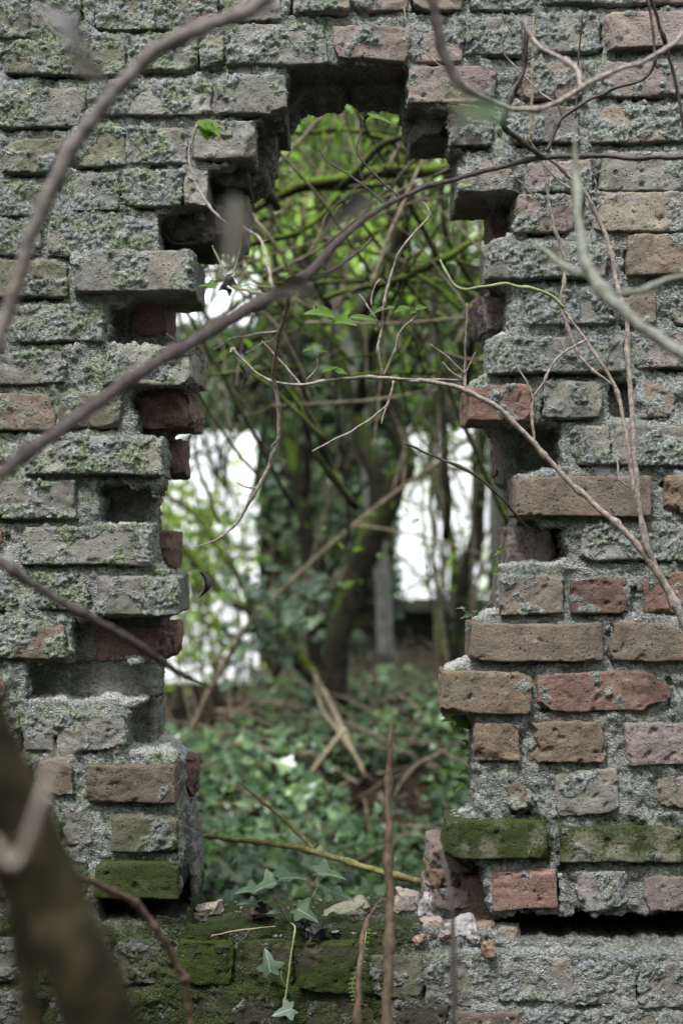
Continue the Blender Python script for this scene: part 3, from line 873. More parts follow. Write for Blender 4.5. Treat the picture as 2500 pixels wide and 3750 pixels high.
# ------------------------------------------------------------------ setting: ground, field
def height(x, y):
    p = np.column_stack([np.ravel(x), np.ravel(y), np.zeros(np.size(x))])
    h = -1.12 + 0.10 * fbm(p, 1.3, 301, 3) + 0.30 * np.exp(-((p[:, 0] - 0.1) ** 2 / 1.6 + (p[:, 1] - 4.3) ** 2 / 1.2))
    h += 0.22 * sstep(4.5, 6.8, p[:, 1])
    h += 0.10 * np.exp(-((p[:, 0] + 1.3) ** 2 / .8 + (p[:, 1] - 2.5) ** 2 / 1.5))
    h = np.where(p[:, 1] < 0.1, -1.34 + 0.03 * fbm(p, 0.6, 305, 3), h)
    h = np.where(p[:, 1] > 7.1, h * np.clip(1 - (p[:, 1] - 7.1) / 2, 0, 1) + (-1.17 - 0.10 * np.maximum(p[:, 1] - 8.5, 0) + 0.03 * np.sin(p[:, 0] * .8)) * np.clip((p[:, 1] - 7.1) / 2, 0, 1), h)
    h = h - 0.50 * sstep(-0.35, -0.75, p[:, 0]) * sstep(3.6, 5.2, p[:, 1]) * sstep(8.5, 7.2, p[:, 1])
    return h.reshape(np.shape(x))


def terrain(name, xs_, ys_, mat, dz=0.0):
    X, Y = np.meshgrid(xs_, ys_, indexing='ij')
    Z = height(X, Y) + dz
    v = np.stack([X.ravel(), Y.ravel(), Z.ravel()], 1)
    n1, n2 = X.shape
    a = (np.arange(n1 - 1)[:, None] * n2 + np.arange(n2 - 1)[None]).ravel()
    q = np.stack([a, a + n2, a + n2 + 1, a + 1], 1)
    o = link_mesh(name, v, q, mat)
    tag(o, kind='structure')
    return o


m, nt, out = new_mat('woodland_soil')
n = N(nt)
pos = n.node('ShaderNodeNewGeometry').outputs['Position']
a_ = n.noise(14, 5, 0.7, pos); b_ = n.noise(70, 4, 0.7, pos)
colr = n.mix(n.step(a_, 0.4, 0.62), (0.018, 0.014, 0.009), (0.05, 0.038, 0.024))
colr = n.mix(n.step(b_, 0.58, 0.7), colr, (0.16, 0.12, 0.08))
n.bsdf(colr, 0.95, n.math('ADD', a_, b_), 1.0, 0.03, 0.1, out)
M_SOIL = m
m, nt, out = new_mat('pale_field')
n = N(nt)
pos = n.node('ShaderNodeNewGeometry').outputs['Position']
colr = n.mix(n.step(n.noise(1.2, 5, 0.7, pos), 0.35, 0.65), (0.58, 0.66, 0.40), (0.74, 0.78, 0.58))
n.bsdf(colr, 0.95, n.noise(20, 3, 0.6, pos), 0.6, 0.05, 0.1, out)
M_FIELD = m

gx = np.concatenate([np.linspace(-60, -4, 20)[:-1], np.linspace(-4, 4, 130), np.linspace(4, 60, 20)[1:]])
terrain('ground', gx, np.concatenate([np.linspace(-12, 0.0, 30), np.linspace(0.02, 7.3, 130), np.linspace(7.4, 8.4, 8)]), M_SOIL)
fx = np.concatenate([np.linspace(-400, -12, 16)[:-1], np.linspace(-12, 12, 40), np.linspace(12, 400, 16)[1:]])
terrain('field', fx, np.concatenate([np.linspace(8.3, 20, 30), np.linspace(22, 600, 30)]), M_FIELD, 0.03)

# ------------------------------------------------------------------ far wall of the ruin with its openings
FY = 7.0
far = thing('far_brick_wall', 'dim far wall of the ruin with two bright window openings', 'wall', (0, FY, -1.2))
def fw(px): return (px - 1250) * (D0 + FY) / FP
def fz(py): return (HZ - py) * (D0 + FY) / FP
ops = [(fw(500), fw(945), -1.6, fz(1568)), (fw(1450), fw(1805), fz(2205), fz(1548)), (-5.2, -4.5, -0.4, 0.8), (4.2, 4.9, -0.4, 0.8)]
mb = MB()
ch_ = 0.0867
for row in range(44):
    z0 = -1.5 + row * ch_
    top = 1.95
    if z0 > top: break
    x = -6.0 + (0.12 if row % 2 else 0)
    while x < 6.0:
        w_ = 0.235
        if x < fw(1060) and z0 > 1.42: x += w_ + 0.014; continue
        segs = [(x, x + w_)]
        for (a0, a1, b0, b1) in ops:
            if z0 + 0.04 > b0 and z0 + 0.04 < b1:
                ns = []
                for (s0, s1) in segs:
                    if s1 <= a0 or s0 >= a1: ns.append((s0, s1))
                    else:
                        if s0 < a0 - 0.03: ns.append((s0, a0))
                        if s1 > a1 + 0.03: ns.append((a1, s1))
                segs = ns
        for s0, s1 in segs:
            if z0 > top - 0.5 and random.random() < (z0 - top + 0.5) * 1.2 : continue
            g = brick_geo(s0, s1, z0, z0 + 0.072, FY + random.uniform(-0.008, 0.008), FY + 0.05 if (abs(s0) < 5.9) else FY + 0.05, row * 101 + int(x * 9) + 5000, TINT[random.choice(['brown', 'dark', 'grey', 'olive'])], random.uniform(.2, .7), random.uniform(0.2, 0.6), 0.024, 0, 0)
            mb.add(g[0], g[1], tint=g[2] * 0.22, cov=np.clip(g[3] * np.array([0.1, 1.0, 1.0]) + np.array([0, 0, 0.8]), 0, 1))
        x += w_ + 0.014
v, f, a = mb.get()
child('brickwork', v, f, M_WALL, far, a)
mb = MB()
cells = [(-6, ops[2][0], -1.5, 1.9)]
def block(x0, x1, z0, z1):
    g = brick_geo(x0, x1, z0, z1, FY + 0.012, FY + 0.30, 88, TINT['mortar'], .5, .4, 0.06, 0, 0, 0)
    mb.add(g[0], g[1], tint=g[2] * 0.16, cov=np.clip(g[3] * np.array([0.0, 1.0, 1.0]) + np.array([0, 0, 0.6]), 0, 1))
os_ = sorted(ops)
xprev = -6.0
for (a0, a1, b0, b1) in os_:
    block(xprev, a0, -1.5, 1.75 if xprev > -1 else 1.45)
    if b0 > -1.5: block(a0 - 0.004, a1 + 0.004, -1.5, b0)
    block(a0 - 0.004, a1 + 0.004, b1, 1.75 if a0 > 0 else 1.45)
    xprev = a1
block(xprev, 6.0, -1.5, 1.75)
v, f, a = mb.get()
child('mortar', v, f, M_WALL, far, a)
for (a0, a1, b0, b1) in ops[1:2]:
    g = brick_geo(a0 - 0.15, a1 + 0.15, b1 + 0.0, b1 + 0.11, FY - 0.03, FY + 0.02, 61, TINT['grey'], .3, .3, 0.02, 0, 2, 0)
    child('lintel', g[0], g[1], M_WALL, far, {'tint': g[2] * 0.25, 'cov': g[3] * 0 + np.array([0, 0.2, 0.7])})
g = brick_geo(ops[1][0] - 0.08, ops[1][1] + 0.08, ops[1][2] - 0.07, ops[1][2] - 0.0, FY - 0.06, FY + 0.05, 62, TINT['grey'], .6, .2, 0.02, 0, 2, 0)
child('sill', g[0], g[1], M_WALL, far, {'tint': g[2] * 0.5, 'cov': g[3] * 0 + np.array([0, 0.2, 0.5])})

# ------------------------------------------------------------------ ivy ground cover and litter
def scatter_ground(nl, x0, x1, y0, y1):
    x = RNG.uniform(x0, x1, nl); y = RNG.uniform(y0, y1, nl)
    return x, y, height(x, y)
nl = 42000
x, y, z = scatter_ground(nl, -2.6, 2.6, 0.45, 6.9)
dens = fbm(np.column_stack([x, y, z * 0]), 0.5, 401, 3)
keep = dens > -0.28 + 0.75 * sstep(3.2, 6.0, y)
x, y, z, dens = x[keep], y[keep], z[keep], dens[keep]
nl = len(x)
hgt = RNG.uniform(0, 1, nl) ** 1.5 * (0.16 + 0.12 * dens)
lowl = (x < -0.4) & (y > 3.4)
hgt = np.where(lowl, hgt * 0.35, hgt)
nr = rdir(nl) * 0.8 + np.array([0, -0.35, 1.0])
v, f, lv = leaves('ivy', np.column_stack([x, y, z + 0.015 + hgt]), RNG.uniform(0.022, 0.05, nl) * np.where(RNG.uniform(0, 1, nl) < 0.18, 1.8, 1.0), nr, rdir(nl), np.clip(RNG.uniform(0, 1, nl) * 0.55 + hgt * 2.2 + 0.1 * dens, 0, 1), 0.6)  # low leaves darker: shade within the ivy painted by height
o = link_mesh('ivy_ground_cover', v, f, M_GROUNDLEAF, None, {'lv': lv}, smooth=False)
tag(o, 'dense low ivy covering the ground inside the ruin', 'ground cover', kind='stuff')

x2, y2, z2 = scatter_ground(3800, -2.4, 2.4, 0.6, 6.9)
v, f, lv = leaves('ovate', np.column_stack([x2, y2, z2 + RNG.uniform(0.01, 0.14, 3800)]), RNG.uniform(0.03, 0.07, 3800), rdir(3800) * 0.8 + np.array([0, 0, 1.0]), rdir(3800), None, 1.4)
o = link_mesh('leaf_litter', v, f, M_DEADBROWN, None, {'lv': lv}, smooth=False)
tag(o, 'brown dead leaves lying among the ivy', 'leaf litter', kind='stuff')
mb = MB()
for k in range(900):
    xx = RNG.uniform(-2.2, 2.2); yy = 1.4 + 5.4 * RNG.uniform(0, 1) ** 0.7
    zz = float(height(np.array([xx]), np.array([yy]))[0])
    an = RNG.uniform(0, math.pi); ln = RNG.uniform(0.15, 0.8) if k % 4 else RNG.uniform(0.6, 1.3)
    d = np.array([math.cos(an), math.sin(an) * 0.8, RNG.uniform(-0.1, 0.35)]) * ln / 2
    c0 = np.array([xx, yy, zz + RNG.uniform(0.03, 0.16)])
    mid = c0 + RNG.normal(size=3) * 0.05 * ln
    v, f, _ = tube([c0 - d, mid, c0 + d], (RNG.uniform(0.003, 0.009), 0.002), 5, 4, 0, 0.01, k)
    mb.add(v, f)
for k in range(260):
    xx = RNG.uniform(-0.2, 1.5); yy = RNG.uniform(4.6, 6.8)
    zz = float(height(np.array([xx]), np.array([yy]))[0])
    d = np.array([RNG.normal() * 0.6, RNG.normal() * 0.3, RNG.uniform(0, 1.2)]); d = d / np.linalg.norm(d) * RNG.uniform(0.12, 0.4)
    c0 = np.array([xx, yy, zz])
    v, f, _ = tube([c0, c0 + d * 0.5 + RNG.normal(size=3) * 0.03, c0 + d], (0.005, 0.002), 5, 4, 0, 0.005, k)
    mb.add(v, f)
v, f, a = mb.get()
o = link_mesh('stick_litter', v, f, M_STICK if False else M_STEM, None, {})
tag(o, 'dry sticks and broken twigs lying over the ivy', 'stick litter', kind='stuff')

# ------------------------------------------------------------------ background trees (px, py, y)
def tree(name, label, mat, stems, crown=None, leafmat=None, cat='tree', group=None, leafkind='ovate', leafsize=0.07, sides=10, jit=0.02, shade_canopy=None):
    base = P(*stems[0][0][0])
    t = thing(name, label, cat, base, group)
    mb = MB()
    for k, (pts, wpx) in enumerate(stems):
        rad = [pr(w, p[2]) for w, p in zip(np.interp(np.linspace(0, 1, len(pts)), np.linspace(0, 1, len(wpx)), wpx), pts)]
        v, f, _ = tube(path(*pts), rad, sides, 7, 0.14, jit, k + len(label))
        mb.add(v, f)
    v, f, a = mb.get()
    child('trunk', v, f, mat, t)
    if crown:
        ps = []; 
        for (cx, cy, cy_, rx, rz, nn) in crown:
            c0 = P(cx, cy, cy_)
            r1 = rx * (D0 + cy_) / FP; r2 = rz * (D0 + cy_) / FP
            ncl = max(4, nn // 14)
            cl = c0 + rdir(ncl) * np.array([r1, r1 * 0.8, r2]) * (RNG.uniform(0, 1, ncl) ** 0.45)[:, None]
            pick = RNG.integers(0, ncl, nn)
            ps.append(cl[pick] + RNG.normal(size=(nn, 3)) * leafsize * 1.5)
        if shade_canopy:
            cc_, rr_, cn = shade_canopy
            ps.append(np.array(cc_) + rdir(cn) * np.array(rr_) * (RNG.uniform(0, 1, cn) ** 0.4)[:, None])
        ps = np.concatenate(ps)
        nn = len(ps)
        sz = RNG.uniform(0.6, 1.25, nn) * leafsize
        if shade_canopy: sz[-cn:] = RNG.uniform(0.09, 0.16, cn)
        v, f, lv = leaves(leafkind, ps, sz, rdir(nn, 0.7), rdir(nn, -0.3))
        child('crown', v, f, leafmat or M_CANOPY, t, {'lv': lv}, smooth=False)
    return t


tree('tree', 'large dark leaning tree trunk forking in the middle of the opening', M_TREE, [
    ([(1215, 2560, 4.0), (1230, 2420, 4.0), (1290, 2180, 4.0), (1360, 1960, 4.0), (1440, 1800, 4.0), (1490, 1700, 4.0), (1460, 1560, 4.0), (1405, 1400, 4.0), (1330, 1220, 4.1), (1250, 1040, 4.3), (1180, 800, 4.6), (1130, 500, 5.0)], (130, 96, 90, 104, 98, 78, 70, 64, 56, 46, 36, 22)),
    ([(1390, 1900, 4.0), (1360, 1700, 4.0), (1300, 1500, 4.1), (1230, 1300, 4.2), (1170, 1130, 4.3), (1150, 900, 4.5), (1210, 600, 4.8)], (74, 66, 60, 52, 42, 34, 22)),
    ([(1300, 1500, 4.1), (1360, 1250, 3.8), (1450, 1000, 3.5), (1500, 700, 3.2), (1540, 350, 3.0)], (46, 38, 30, 24, 16)),
  ], [(1150, 520, 5.4, 420, 200, 900), (1500, 420, 4.8, 300, 200, 600)], leafsize=0.06, shade_canopy=((0.0, 3.6, 3.55), (2.6, 2.2, 0.65), 3400))  # unseen leaves added overhead to darken the inside of the ruin
tree('tree', 'dark branch curving up to the left of the forked trunk', M_TREE, [
    ([(1200, 2540, 4.0), (1120, 2440, 4.0), (1030, 2330, 4.0), (950, 2240, 4.1), (840, 2200, 4.2), (740, 2080, 4.3), (640, 1980, 4.4), (560, 1900, 4.5)], (70, 60, 60, 55, 40, 36, 30, 24)),
    ([(950, 2240, 4.1), (830, 2050, 4.2), (700, 1880, 4.4), (600, 1800, 4.5)], (34, 30, 24, 16))],
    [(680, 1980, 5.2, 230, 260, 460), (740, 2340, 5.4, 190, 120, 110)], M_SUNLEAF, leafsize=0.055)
tree('tree', 'slim dark upright stem left of the forked trunk', M_TREE, [
    ([(1165, 2560, 4.4), (1150, 2350, 4.4), (1140, 2100, 4.4), (1110, 1850, 4.4), (1050, 1600, 4.5), (1010, 1350, 4.6), (1030, 1100, 4.7), (960, 800, 5.0)], (56, 50, 56, 50, 46, 40, 32, 20)),
    ([(1110, 1850, 4.4), (1130, 1600, 4.3), (1090, 1350, 4.3), (1120, 1100, 4.3), (1100, 700, 4.3)], (36, 34, 30, 26, 16))], None)
tree('tree', 'pale grey bark trunk behind the forked tree', M_GREYBARK, [
    ([(1420, 2420, 5.2), (1400, 2100, 5.2), (1370, 1850, 5.2), (1330, 1600, 5.2), (1290, 1350, 5.3), (1230, 1100, 5.5), (1200, 850, 5.7)], (60, 56, 64, 54, 44, 36, 24))], None)
tree('tree', 'mossy trunk standing in front of the right window', M_TREE, [
    ([(1655, 2560, 4.8), (1670, 2400, 4.8), (1700, 2150, 4.8), (1745, 1950, 4.8), (1752, 1700, 4.8), (1745, 1400, 4.8), (1720, 1100, 4.9), (1690, 800, 5.0), (1640, 450, 5.2)], (52, 50, 52, 60, 56, 50, 42, 34, 20))],
    [(1600, 900, 5.0, 180, 220, 500)], leafsize=0.05)
tree('tree', 'pale trunk at the right side behind the jamb', M_GREYBARK, [
    ([(1850, 2560, 5.6), (1832, 2200, 5.6), (1812, 1800, 5.6), (1800, 1400, 5.6), (1760, 900, 5.8)], (54, 50, 44, 36, 20))], None)
# mossy boughs crossing the upper part of the opening
for k, (lab, pts, wp) in enumerate([
    ('thick bright mossy bough crossing the upper opening', [(930, 770, 1.5), (1010, 740, 1.5), (1120, 690, 1.5), (1280, 650, 1.5), (1440, 620, 1.6), (1600, 610, 1.7), (1760, 600, 1.8)], (24, 34, 44, 46, 50, 46, 40)),
    ('thin dark bough just under the top of the opening', [(1000, 470, 2.0), (1120, 480, 2.0), (1280, 480, 2.0), (1420, 530, 2.0), (1560, 600, 2.1), (1700, 690, 2.2)], (14, 18, 20, 20, 18, 16)),
    ('mossy bough rising to the right across the thicket', [(1180, 1090, 1.6), (1330, 1055, 1.6), (1480, 1010, 1.6), (1620, 950, 1.6), (1740, 880, 1.7), (1850, 830, 1.8)], (18, 24, 26, 30, 24, 20)),
    ('dark bough crossing the bright gap at upper left', [(620, 800, 2.2), (760, 880, 2.2), (900, 950, 2.2), (1010, 1060, 2.2), (1100, 1180, 2.2)], (24, 26, 24, 20, 14)),
    ('mossy bough ending near the right jamb', [(1300, 1370, 1.9), (1450, 1375, 1.9), (1600, 1370, 1.9), (1700, 1340, 1.9), (1800, 1290, 2.0)], (12, 14, 16, 20, 26))]):
    pw = path(*pts)
    t = thing('tree_branch', lab, 'branch', pw[0], 'mossy boughs behind the opening')
    v, f, _ = tube(pw, [pr(w, p[2]) for w, p in zip(wp, pts)], 9, 8, 0.3, 0.02, k)
    mb = MB(); mb.add(v, f)
    for q in range(7):
        i0 = RNG.integers(1, len(pw) - 1); a0 = pw[i0] + (pw[min(i0 + 1, len(pw) - 1)] - pw[i0]) * RNG.uniform(0, 1)
        d = np.array([RNG.normal() * 0.5, RNG.normal() * 0.4, RNG.normal()]); d /= np.linalg.norm(d)
        l = RNG.uniform(0.12, 0.4)
        v, f, _ = tube([a0, a0 + d * l * 0.5 + RNG.normal(size=3) * 0.02, a0 + d * l + RNG.normal(size=3) * 0.04], (0.005, 0.0015), 5, 5, 0.1, 0, q)
        mb.add(v, f)
    v, f, _a = mb.get()
    child('bough', v, f, M_MOSSY, t)

t = thing('shrub', 'bushy shrub with broad bluish green leaves left of the forked trunk', 'shrub', P(1010, 2500, 3.6))
mb = MB(); tp = []
for k in range(12):
    a0 = P(1010, 2480, 3.6); e0 = P(1000 + 130 * RNG.normal(), 2120 + 110 * RNG.normal(), 3.5 + 0.3 * RNG.normal())
    v, f, pc_ = tube([a0, (a0 + e0) / 2 + RNG.normal(size=3) * 0.05, e0], (0.006, 0.002), 5, 6, 0.1, 0, k); mb.add(v, f); tp.append(pc_[4:])
v, f, a = mb.get(); child('stem', v, f, M_STEM, t)
tp = np.concatenate(tp); ps = tp[RNG.integers(0, len(tp), 130)] + RNG.normal(size=(130, 3)) * 0.05
v, f, lv = leaves('ovate', ps, RNG.uniform(0.05, 0.10, 130), rdir(130) * 0.5 + np.array([0, -0.4, 1.0]), rdir(130))
child('foliage', v, f, M_IVYGREY, t, {'lv': lv}, smooth=False)

# saplings: many thin stems, each with side shoots
sap = []
for k in range(46):
    bx = RNG.uniform(560, 1900)
    y0 = RNG.uniform(5.3, 6.6) if 950 < bx < 1560 else RNG.uniform(3.4, 6.5)
    if 950 < bx < 1560 and k % 3: bx = 560 + (bx - 950) * 0.5 if k % 2 else 1900 + (bx - 1560) * 0.4
    sap.append((bx, y0, RNG.uniform(-1, 1)))
kinds = ['slender pale brown sapling', 'thin arching bare sapling', 'fine upright grey sapling']
for k, (bx, y0, lean) in enumerate(sap):
    xb = (bx - 1250) * (D0 + y0) / FP
    zb = float(height(np.array([xb]), np.array([y0]))[0]) - 0.03
    base = np.array([xb, y0, zb])
    H = RNG.uniform(1.8, 3.3)
    pts = [base]
    cur = base.copy(); d = np.array([lean * 0.25 + RNG.normal() * 0.1, RNG.normal() * 0.12, 1.0])
    for s in range(7):
        d = d + np.array([RNG.normal() * 0.16 + lean * 0.05, RNG.normal() * 0.1, -0.02 * s]); dn = d / np.linalg.norm(d)
        cur = cur + dn * H / 7; pts.append(cur.copy())
    r0 = RNG.uniform(0.005, 0.014)
    mb = MB()
    v, f, pc = tube(pts, (r0, r0 * 0.25), 6, 6, 0.15, 0.012, k); mb.add(v, f)
    tips = []
    for q in range(RNG.integers(4, 9)):
        i0 = RNG.integers(len(pc) // 4, len(pc) - 2)
        dd = rdir(1, 0.5)[0]; l = RNG.uniform(0.25, 0.8)
        b = [pc[i0], pc[i0] + dd * l * 0.4 + RNG.normal(size=3) * 0.03, pc[i0] + dd * l * 0.75 + RNG.normal(size=3) * 0.06, pc[i0] + dd * l + np.array([0, 0, -0.05]) + RNG.normal(size=3) * 0.07]
        v, f, p2 = tube(b, (r0 * 0.45, r0 * 0.12), 5, 4, 0.1, 0, q); mb.add(v, f)
        tips.append(p2[-6:])
    v, f, a = mb.get()
    side = 'left' if bx < 900 else ('middle' if bx < 1500 else 'right')
    t = thing('sapling', kinds[k % 3] + ' in the tangled thicket inside the ruin', 'sapling', base, 'saplings of the thicket inside the ruin: ' + kinds[k % 3])
    child('trunk', v, f, M_STEM if k % 3 else M_TREE, t)
    tips = np.concatenate(tips)
    nn = int(RNG.integers(3, 18))
    ps = tips[RNG.integers(0, len(tips), nn)] + RNG.normal(size=(nn, 3)) * 0.035
    ps = np.vstack([ps, pc[RNG.integers(len(pc) // 2, len(pc), 8)] + RNG.normal(size=(8, 3)) * 0.04])
    v, f, lv = leaves('ovate', ps, RNG.uniform(0.02, 0.045, len(ps)), rdir(len(ps), 0.8), rdir(len(ps)))
    child('crown', v, f, M_CANOPY, t, {'lv': lv}, smooth=False)

# tangle of fine dead stems filling the upper opening
mb = MB()
for k in range(180):
    y0 = RNG.uniform(1.0, 5.5)
    c0 = P(RNG.uniform(560, 1950), 330 + 1100 * RNG.uniform(0, 1) ** 1.4, y0)
    an = RNG.choice([RNG.normal(2.0, 0.35), RNG.normal(0.6, 0.5), RNG.normal(1.6, 0.5)])
    ln = RNG.uniform(0.25, 1.0)
    d = np.array([math.cos(an), RNG.normal() * 0.3, math.sin(an)]) * ln / 2
    pts = [c0 - d, c0 - d * 0.3 + RNG.normal(size=3) * 0.05 * ln, c0 + d * 0.4 + RNG.normal(size=3) * 0.06 * ln, c0 + d]
    r = RNG.uniform(0.0018, 0.0075)
    v, f, _ = tube(pts, (r, r * 0.5), 5, 5, 0.1, 0.006, k)
    mb.add(v, f)
v, f, a = mb.get()
o = link_mesh('tangled_stems', v, f, M_STEM, None, {})
tag(o, 'tangle of thin bare stems filling the upper opening', 'undergrowth', kind='stuff')
mb = MB()
for k in range(120):
    y0 = RNG.uniform(1.4, 6.0)
    c0 = P(RNG.uniform(560, 1950), 360 + 1250 * RNG.uniform(0, 1) ** 1.2, y0)
    an = RNG.choice([RNG.normal(2.0, 0.35), RNG.normal(0.5, 0.4), RNG.normal(1.7, 0.3)])
    ln = RNG.uniform(0.5, 1.5)
    d = np.array([math.cos(an), RNG.normal() * 0.3, math.sin(an)]) * ln / 2
    r = RNG.uniform(0.004, 0.013)
    v, f, _ = tube([c0 - d, c0 - d * 0.3 + RNG.normal(size=3) * 0.06 * ln, c0 + d * 0.4 + RNG.normal(size=3) * 0.07 * ln, c0 + d], (r, r * 0.45), 6, 5, 0.15, 0.01, k)
    mb.add(v, f)
v, f, a = mb.get()
o = link_mesh('dark_mossy_stems', v, f, M_TREE, None, {})
tag(o, 'darker mossy stems woven through the thicket', 'undergrowth', kind='stuff')
nn = 7000
yy = RNG.uniform(1.8, 6.5, nn)
px_ = RNG.uniform(500, 1980, nn); py_ = 300 + 1900 * RNG.uniform(0, 1, nn) ** 1.7
ps = np.column_stack([(px_ - 1250) * (D0 + yy) / FP, yy, (HZ - py_) * (D0 + yy) / FP])
dn = fbm(ps, 0.5, 501, 2)
inwin = (px_ > 1400) & (px_ < 1850) & (py_ > 1500) | (px_ < 960) & (py_ > 1500) & (py_ < 1850)
gapm = (px_ < 1010) & (py_ > 680) & (py_ < 1000)
ps = ps[(dn > 0.0) & ~gapm & ~(inwin & (RNG.uniform(0, 1, nn) < 0.8)) & ~((px_ > 930) & (px_ < 1460) & (py_ > 1250) & (RNG.uniform(0, 1, nn) < 0.85))]
v, f, lv = leaves('ovate', ps, RNG.uniform(0.02, 0.045, len(ps)), rdir(len(ps), 0.8), rdir(len(ps)))
nn = 11000
xx = RNG.uniform(-2.6, 2.6, nn); zz = RNG.uniform(-1.1, 1.75, nn)
pw = np.column_stack([xx, np.full(nn, FY - 0.04) - RNG.uniform(0, 0.3, nn) ** 2, zz])
kp = (fbm(pw, 0.45, 511, 3) > -0.30 + 0.5 * (zz < -0.45)) & ~((xx < fw(1060)) & (zz > 1.45))
for (a0, a1, b0, b1) in ops: kp &= ~((xx > a0 + 0.02) & (xx < a1 - 0.02) & (zz > b0) & (zz < b1))
pw = pw[kp]
v2, f2, lv2 = leaves('ivy', pw, RNG.uniform(0.04, 0.085, len(pw)), rdir(len(pw)) * 0.4 + np.array([0, -1, 0.5]), rdir(len(pw), -0.8), RNG.uniform(0, 0.7, len(pw)))
o2 = link_mesh('wall_ivy', v2, f2, M_GROUNDLEAF, None, {'lv': lv2}, smooth=False)
tag(o2, 'dark ivy growing over the far wall between the windows', 'ivy', kind='stuff')
o = link_mesh('thicket_foliage', v, f, M_CANOPY, None, {'lv': lv}, smooth=False)
tag(o, 'scattered small green leaves among the thicket stems', 'foliage', kind='stuff')

# trees beyond the far wall
def far_tree(label, px, y0, hgt, cw, nn, ls, low=0.25, group='leafy trees beyond the far wall'):
    xb = (px - 1250) * (D0 + y0) / FP
    base = np.array([xb, y0, -1.2])
    t = thing('tree', label, 'tree', base, group if label.startswith('leafy') else None)
    mb = MB()
    trunk = [base, base + [0.1, 0, hgt * 0.3], base + [-0.1, 0.1, hgt * 0.6], base + [0.05, 0, hgt * 0.92]]
    v, f, pc = tube(trunk, (0.09 * hgt / 5, 0.02), 8, 7, 0.15, 0.03, int(px)); mb.add(v, f)
    tips = []
    for q in range(18):
        i0 = RNG.integers(int(len(pc) * low), len(pc) - 1)
        dd = rdir(1, 0.35)[0]; l = cw * RNG.uniform(0.5, 1.0)
        b = [pc[i0], pc[i0] + dd * l * 0.5 + RNG.normal(size=3) * 0.1, pc[i0] + dd * l + RNG.normal(size=3) * 0.15]
        v, f, p2 = tube(b, (0.025, 0.006), 6, 5, 0.1, 0.02, q); mb.add(v, f)
        tips.append(p2[3:])
    v, f, a = mb.get()
    child('trunk', v, f, M_TREE, t)
    tips = np.concatenate(tips)
    ncl = nn // 22
    cl = tips[RNG.integers(0, len(tips), ncl)] + RNG.normal(size=(ncl, 3)) * 0.28
    ps = cl[RNG.integers(0, ncl, nn)] + RNG.normal(size=(nn, 3)) * 0.15
    v, f, lv = leaves('small', ps, RNG.uniform(0.6, 1.3, nn) * ls, rdir(nn, 0.6), rdir(nn))
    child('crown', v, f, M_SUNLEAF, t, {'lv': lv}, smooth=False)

far_tree('leafy light green tree beyond the far wall', 1240, 10.5, 7.0, 1.7, 4800, 0.10, 0.62)
far_tree('leafy light green tree beyond the far wall', 1380, 11.5, 7.0, 1.8, 5200, 0.10, 0.6)
far_tree('leafy light green tree beyond the far wall', 2100, 10.0, 7.0, 1.7, 4400, 0.10, 0.62)
far_tree('leafy light green tree beyond the far wall', 1200, 14.0, 9.0, 2.3, 6000, 0.12, 0.6)
far_tree('leafy light green tree beyond the far wall', 260, 12.0, 7.0, 1.8, 4200, 0.10, 0.6)
far_tree('slim airy young tree seen through the right window', 1620, 8.6, 3.2, 0.8, 1700, 0.045, 0.3)
far_tree('low leafy shrub seen through the left opening', 760, 8.3, 1.5, 0.75, 900, 0.06, 0.0)

# ------------------------------------------------------------------ fallen sticks in the ruin
def branch_thing(name, label, cat, mat, mains, group=None, extra=None, nodes=0.0, sides=10, lump=0.26, jit=0.0025, part='stem'):
    """mains: list of (points (px,py,y), widths px); the first is the stem, others side twigs of it"""
    t = thing(name, label, cat, P(*mains[0][0][0]), group)
    mb = MB()
    for k, (pts, wpx) in enumerate(mains):
        w = np.interp(np.linspace(0, 1, len(pts)), np.linspace(0, 1, len(np.atleast_1d(wpx))), np.atleast_1d(wpx))
        v, f, _ = tube(path(*pts), [pr(a, p[2]) for a, p in zip(w, pts)], sides, 8, lump, jit, k + len(label), nodes)
        mb.add(v, f)
    v, f, a = mb.get()
    child(part, v, f, mat, t)
    return t

